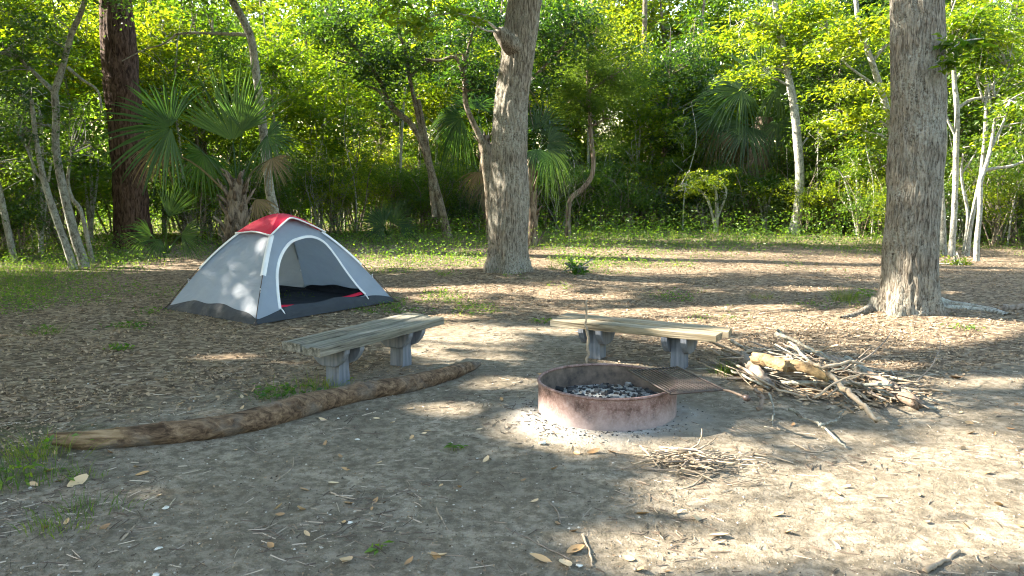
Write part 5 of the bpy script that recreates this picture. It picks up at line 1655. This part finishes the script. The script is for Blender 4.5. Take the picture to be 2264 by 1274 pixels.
x, y = candidates(190000, -20, 20, 3.0, 30.0)
b = bare_mask(x, y)
keep = rg.uniform(0, 1, len(x)) < np.clip(1.06 - b * 0.88, 0.2, 1) * np.clip(2.2 * fbm(x * 1.5, y * 1.5, 4, 61) - 0.45, 0.06, 1)
keep &= np.hypot(x - RING[0], y - RING[1]) > 0.55
x, y, b = x[keep], y[keep], b[keep]
n = len(x)
L_ = (0.014 + 0.046 * rg.uniform(0, 1, n) ** 2) * np.where(b > 0.6, 0.45, 1.0) * np.clip(0.85 + (y - 9) / 60, 0.75, 1.1)
th = rg.uniform(0, 6.283, n)
D = np.stack([np.cos(th), np.sin(th), rg.normal(0, 0.22, n)], 1)
Nn = np.array([0, 0, 1.0]) + rg.normal(0, 0.38, (n, 3))
D = unit(D)
S = unit(np.cross(Nn, D))
Nn = np.cross(D, S)
C = np.stack([x, y, hgt(x, y) + rg.uniform(0.002, 0.014, n)], 1)
hw = L_ * rg.uniform(0.16, 0.30, n)
cu = L_ * rg.normal(0.10, 0.16, n)
st = []
for f_, w_, c_ in ((-0.5, 0.12, 1.0), (-0.08, 1.0, -0.2), (0.22, 0.85, 0.0), (0.52, 0.06, 1.0)):
    c = C + D * (f_ * L_)[:, None] + Nn * (c_ * cu)[:, None]
    st += [c - S * (w_ * hw)[:, None] + Nn * (w_ * hw * 0.35)[:, None], c + S * (w_ * hw)[:, None] + Nn * (w_ * hw * rg.normal(0.2, 0.4, n))[:, None]]
V = np.stack(st, 1).reshape(-1, 3)
k = np.arange(n)[:, None] * 8
F = np.concatenate([k + np.array([[0, 1, 3, 2]]), k + np.array([[2, 3, 5, 4]]), k + np.array([[4, 5, 7, 6]])])
tag(link('leaf_litter', mesh_np('leaf_litter', V, F, M['litter'], None, np.repeat(np.clip(rg.normal(0.52, 0.2, n) - 0.18 * (b > 0.6), 0, 1), 8), False)), 'brown dead leaves strewn over the forest floor', None, None, 'stuff')

x, y = candidates(15000, -8, 8, 2.9, 14.0)
keep = (np.hypot(x - RING[0], y - RING[1]) > 0.56) & (rg.uniform(0, 1, len(x)) < np.clip(3.2 * fbm(x * 1.3, y * 1.3, 3, 91) - 1.15, 0.06, 1))
x, y = x[keep], y[keep]
parts, av = [], []
n = len(x)
th = rg.uniform(0, 6.283, n)
L_ = rg.uniform(0.02, 0.10, n) * rg.uniform(0.4, 1.5, n)
w = rg.uniform(0.0008, 0.0022, n)
D = np.stack([np.cos(th), np.sin(th), rg.normal(0, 0.08, n)], 1)
S = np.stack([-np.sin(th), np.cos(th), np.zeros(n)], 1)
C = np.stack([x, y, hgt(x, y) + 0.005], 1)
bend = rg.normal(0, 0.12, n)[:, None] * L_[:, None]
st = []
for f in (-0.5, 0.0, 0.5):
    c = C + D * (f * L_)[:, None] + S * bend * (0.25 - f * f)
    st += [c - S * w[:, None] - [0, 0, 0.002], c + np.array([0, 0, 1]) * w[:, None] * 1.6, c + S * w[:, None] - [0, 0, 0.002]]
V = np.stack(st, 1).reshape(-1, 3)
k = np.arange(n)[:, None] * 9
F = np.concatenate([k + np.array([[a_, a_ + 1, a_ + 4, a_ + 3]]) for a_ in (0, 1, 3, 4)])
tag(link('twig_litter', mesh_np('twig_litter', V, F, M['twig'], None, np.repeat(rg.uniform(0, 1, n) ** 2.0, 9))), 'fine twigs and straw strewn over the bare earth', None, None, 'stuff')

# low green cover, thickening toward the forest
x, y = candidates(170000, -20, 20, 7.0, 34.0)
g = green_mask(x, y)
keep = rg.uniform(0, 1, len(x)) < np.clip((g - 0.32) * 1.7, 0.0, 1)
x, y, g = x[keep], y[keep], g[keep]
n = len(x)
hgt_ = np.clip((y - 12) / 12, 0.05, 1) * 0.85 * (0.4 + 1.2 * fbm(x * 0.7, y * 0.7, 3, 19)) + 0.03
C = np.stack([x, y, hgt(x, y) + rg.uniform(0, 1, n) ** 1.8 * hgt_], 1)
D = rg.normal(0, 1, (n, 3)) * [1, 1, 0.4]
V, F = leaf_geo(C, D, np.array([0, 0, 1.0]) + rg.normal(0, 0.5, (n, 3)), rg.uniform(0.035, 0.09, n) * np.clip(y / 20, 0.6, 1.3), rg.uniform(0.02, 0.05, n) * np.clip(y / 20, 0.6, 1.3))
tag(link('undergrowth', mesh_np('undergrowth', V, F, M['weed'], None, np.repeat(rg.uniform(0, 1, n), 4), False)), 'low leafy green cover spreading along the forest edge', None, None, 'stuff')
x, y = candidates(80000, -20, 20, 7.0, 30.0)
g = green_mask(x, y)
keep = rg.uniform(0, 1, len(x)) < np.clip((g - 0.30) * 1.5, 0.0, 1) * np.clip(fbm(x * 0.9, y * 0.9, 3, 71) * 1.8 - 0.4, 0, 1)
x, y = x[keep], y[keep]
n = len(x)
H_ = rg.uniform(0.05, 0.22, n) * np.clip(y / 16, 0.5, 1.5)
ln = rg.normal(0, 0.5, (n, 2)) * H_[:, None]
V, F = blades_geo(np.stack([x, y, hgt(x, y)], 1), H_, np.full(n, 0.006) * np.clip(y / 12, 0.7, 2), ln, rg)
tag(link('grass', mesh_np('grass', V, F, M['grass'], None, np.repeat(rg.uniform(0, 1, n), 8))), 'thin wild grass growing along the forest edge', None, None, 'stuff')


# single tufts and weeds in the clearing
def tuft(name, label, u_, v_, n, H0, spread, seed, mat='grass', leafy=0, cat_='grass tuft', group=None, w=0.004):
    r = np.random.default_rng(seed)
    g_ = gp(u_, v_)
    b_ = np.array([g_[0], g_[1], hz(*g_)])
    off = r.normal(0, spread, (n, 2)) * [1.3, 0.8]
    bx, by = b_[0] + off[:, 0], b_[1] + off[:, 1]
    H_ = H0 * r.uniform(0.5, 1.15, n)
    ln = (off / (spread + 1e-3) * 0.35 + r.normal(0, 0.45, (n, 2))) * H_[:, None]
    o = empty(name, b_, label, cat_, group)
    V, F = blades_geo(np.stack([bx, by, hgt(bx, by)], 1) - b_, H_, np.full(n, w) * r.uniform(.7, 1.4, n), ln, r)
    link('blades', mesh_np('blades', V, F, M[mat], None, np.repeat(r.uniform(0.2, 1, n), 8)), o)['kind'] = 'stuff'
    if leafy:
        off = r.normal(0, spread, (leafy, 2)) * [1.3, 0.8]
        bx, by = b_[0] + off[:, 0], b_[1] + off[:, 1]
        C = np.stack([bx, by, hgt(bx, by) + r.uniform(0.01, H0 * 0.8, leafy)], 1) - b_
        D = np.concatenate([off + r.normal(0, spread, (leafy, 2)), r.normal(0, spread * 0.5, (leafy, 1))], 1)
        L = r.uniform(0.03, 0.07, leafy)
        V, F = leaf_geo(C, D, np.array([0, 0, 1.0]) + r.normal(0, .4, (leafy, 3)), L, L * 0.5)
        link('leaves', mesh_np('leaves', V, F, M['weed'], None, np.repeat(r.uniform(0, 1, leafy), 4), False), o)['kind'] = 'stuff'
    return o


for i, a_ in enumerate((
    ('grass_tuft', 'bright leafy weeds growing between the log and the grey-green bench', 620, 880, 70, 0.10, 0.10, 'grass', 90),
    ('grass_tuft', 'dry grass at the foot of the near leg of the grey-green bench', 690, 862, 160, 0.12, 0.12, 'grass', 10),
    ('grass_tuft', 'fresh green tuft between the fire grate and the firewood pile', 1612, 828, 120, 0.15, 0.06, 'grass', 0),
    ('grass_tuft', 'tall green tuft left of the massive oak roots', 1868, 672, 150, 0.24, 0.09, 'grass', 0),
    ('leafy_weed', 'leafy weed against the left foot of the massive oak', 1915, 664, 10, 0.16, 0.10, 'grass', 70),
    ('grass_tuft', 'green tuft at the broken left end of the log', 85, 1010, 130, 0.17, 0.09, 'grass', 20),
    ('grass_tuft', 'grass patch on the left picture edge below the log', 25, 1060, 160, 0.13, 0.13, 'grass', 40),
    ('grass_tuft', 'sparse grass running across the shaded earth at the lower left', 205, 1125, 90, 0.08, 0.09, 'grass', 0),
    ('grass_tuft', 'small grass patch on the shaded earth below the sparse grass', 120, 1170, 90, 0.07, 0.07, 'grass', 0),
    ('grass_tuft', 'thin grass just below the middle of the log', 185, 1050, 50, 0.08, 0.06, 'grass', 0),
    ('leafy_weed', 'dark grassy weed with a pale flower left of the tent', 103, 740, 60, 0.14, 0.06, 'grass', 30),
    ('leafy_weed', 'spreading weed on the litter left of the tent corner', 285, 728, 40, 0.10, 0.10, 'grass', 60),
    ('leafy_weed', 'low weed close to the left tent corner', 330, 695, 30, 0.09, 0.09, 'grass', 40),
    ('leafy_weed', 'small green weed in the litter between tent and log', 265, 775, 20, 0.08, 0.05, 'grass', 40),
    ('leafy_weed', 'yellow-green weed at the foot of the leaning grey oak', 1122, 605, 8, 0.14, 0.06, 'grass', 30),
    ('grass_tuft', 'upright green tuft right of the leaning grey oak', 1222, 605, 60, 0.2, 0.04, 'grass', 0),
    ('leafy_weed', 'leafy weed on the left of the leaning grey oak base', 985, 617, 25, 0.12, 0.10, 'grass', 40),
    ('grass_tuft', 'wispy grass in the litter behind the tan bench', 1690, 660, 60, 0.10, 0.07, 'grass', 0),
    ('leafy_weed', 'small weeds in front of the right tent corner', 890, 690, 30, 0.06, 0.14, 'grass', 40),
    ('leafy_weed', 'little weeds behind the left end of the tan bench', 1205, 712, 20, 0.06, 0.07, 'grass', 30),
    ('leafy_weed', 'weeds in the sunny litter right of the massive oak', 2135, 735, 20, 0.07, 0.08, 'grass', 30),
    ('leafy_weed', 'tiny bright weed on the earth in the lower middle', 838, 1215, 3, 0.05, 0.015, 'grass', 8),
    ('leafy_weed', 'small weed on the earth between log and fire ring', 1012, 995, 10, 0.05, 0.03, 'grass', 14))):
    nm, lab, u_, v_, n_, H0, spd, mt, lf = a_
    tuft(nm, lab, u_, v_, n_, H0, spd, 900 + i, mt, lf, 'grass tuft' if nm == 'grass_tuft' else 'weed')

# bark chips, broken twigs and dry leaves heaped under the firewood
rd = np.random.default_rng(55)
n = 2600
f, w = rd.uniform(-1, 1, n), rd.normal(0, 0.30, n)
x, y = 2.62 + 0.34 * f + w * 0.82, 6.40 - 0.58 * f + w * 0.50
zz = hgt(x, y) + rd.uniform(0, 1, n) * 0.16 * np.exp(-(w / 0.32) ** 2) * np.exp(-(f / 0.9) ** 2) + 0.004
th = rd.normal(-0.9, 0.9, n)
L_ = rd.uniform(0.02, 0.11, n)
D = np.stack([np.cos(th), np.sin(th), rd.normal(0, 0.3, n)], 1)
V, F = leaf_geo(np.stack([x, y, zz], 1), D, np.array([0, 0, 1.0]) + rd.normal(0, 0.6, (n, 3)), L_, L_ * rd.uniform(0.12, 0.5, n), -0.05)
tag(link('wood_debris', mesh_np('wood_debris', V, F, M['litter'], None, np.repeat(rd.uniform(0.1, 1, n), 4), False)), 'bark chips and dry leaves heaped under the firewood pile', None, None, 'stuff')

# crumbs of earth on the bare ground
x, y = candidates(16000, -6, 6, 2.9, 8.5)
keep = (bare_mask(x, y) > 0.45) & (np.hypot(x - RING[0], y - RING[1]) > 0.5)
x, y = x[keep], y[keep]
n = len(x)
s_ = 0.0022 + 0.006 * rg.uniform(0, 1, n) ** 3
oct_ = np.array([[1, 0, 0], [0, 1, 0], [-1, 0, 0], [0, -1, 0], [0, 0, 0.8]], float)
V = np.stack([x, y, hgt(x, y)], 1)[:, None, :] + oct_[None] * s_[:, None, None] * rg.uniform(0.6, 1.5, (n, 5, 1))
k = np.arange(n)[:, None] * 5
F = np.concatenate([k + np.array([[0, 1, 4, 4]]), k + np.array([[1, 2, 4, 4]]), k + np.array([[2, 3, 4, 4]]), k + np.array([[3, 0, 4, 4]])])
me = bpy.data.meshes.new('earth_crumbs')
me.from_pydata(V.reshape(-1, 3).tolist(), [], F[:, :3].tolist())
M['crumb'] = attr_mat('earth_crumb', [(0.0, (0.05, 0.042, 0.032)), (0.7, (0.19, 0.165, 0.13)), (1.0, (0.42, 0.39, 0.34))], 0.95, 0.1)
me.materials.append(M['crumb'])
a = me.attributes.new('v', 'FLOAT', 'POINT')
a.data.foreach_set('value', np.repeat(rg.uniform(0, 1, n), 5).astype(np.float32))
me.update()
tag(link('earth_crumbs', me), 'small crumbs of earth and grit on the bare ground', None, None, 'stuff')

# things that look alike in one spot are told apart by their order from the left
ORD = ('first', 'second', 'third', 'fourth', 'fifth', 'sixth', 'seventh', 'eighth', 'ninth', 'tenth', 'eleventh', 'twelfth')
bpy.context.view_layer.update()
same = {}
for o in COL.objects:
    if o.parent is None and 'label' in o and o.get('kind') is None and o.name.split('.')[0] != 'added_shade_tree':
        same.setdefault(o['label'], []).append(o)
for lab, os_ in same.items():
    if 1 < len(os_) <= 12 and len(lab.split()) <= 13:
        for k, o in enumerate(sorted(os_, key=lambda q: float(proj(np.array(q.location))[0]))):
            o['label'] = '%s, %s from left' % (lab, ORD[k])
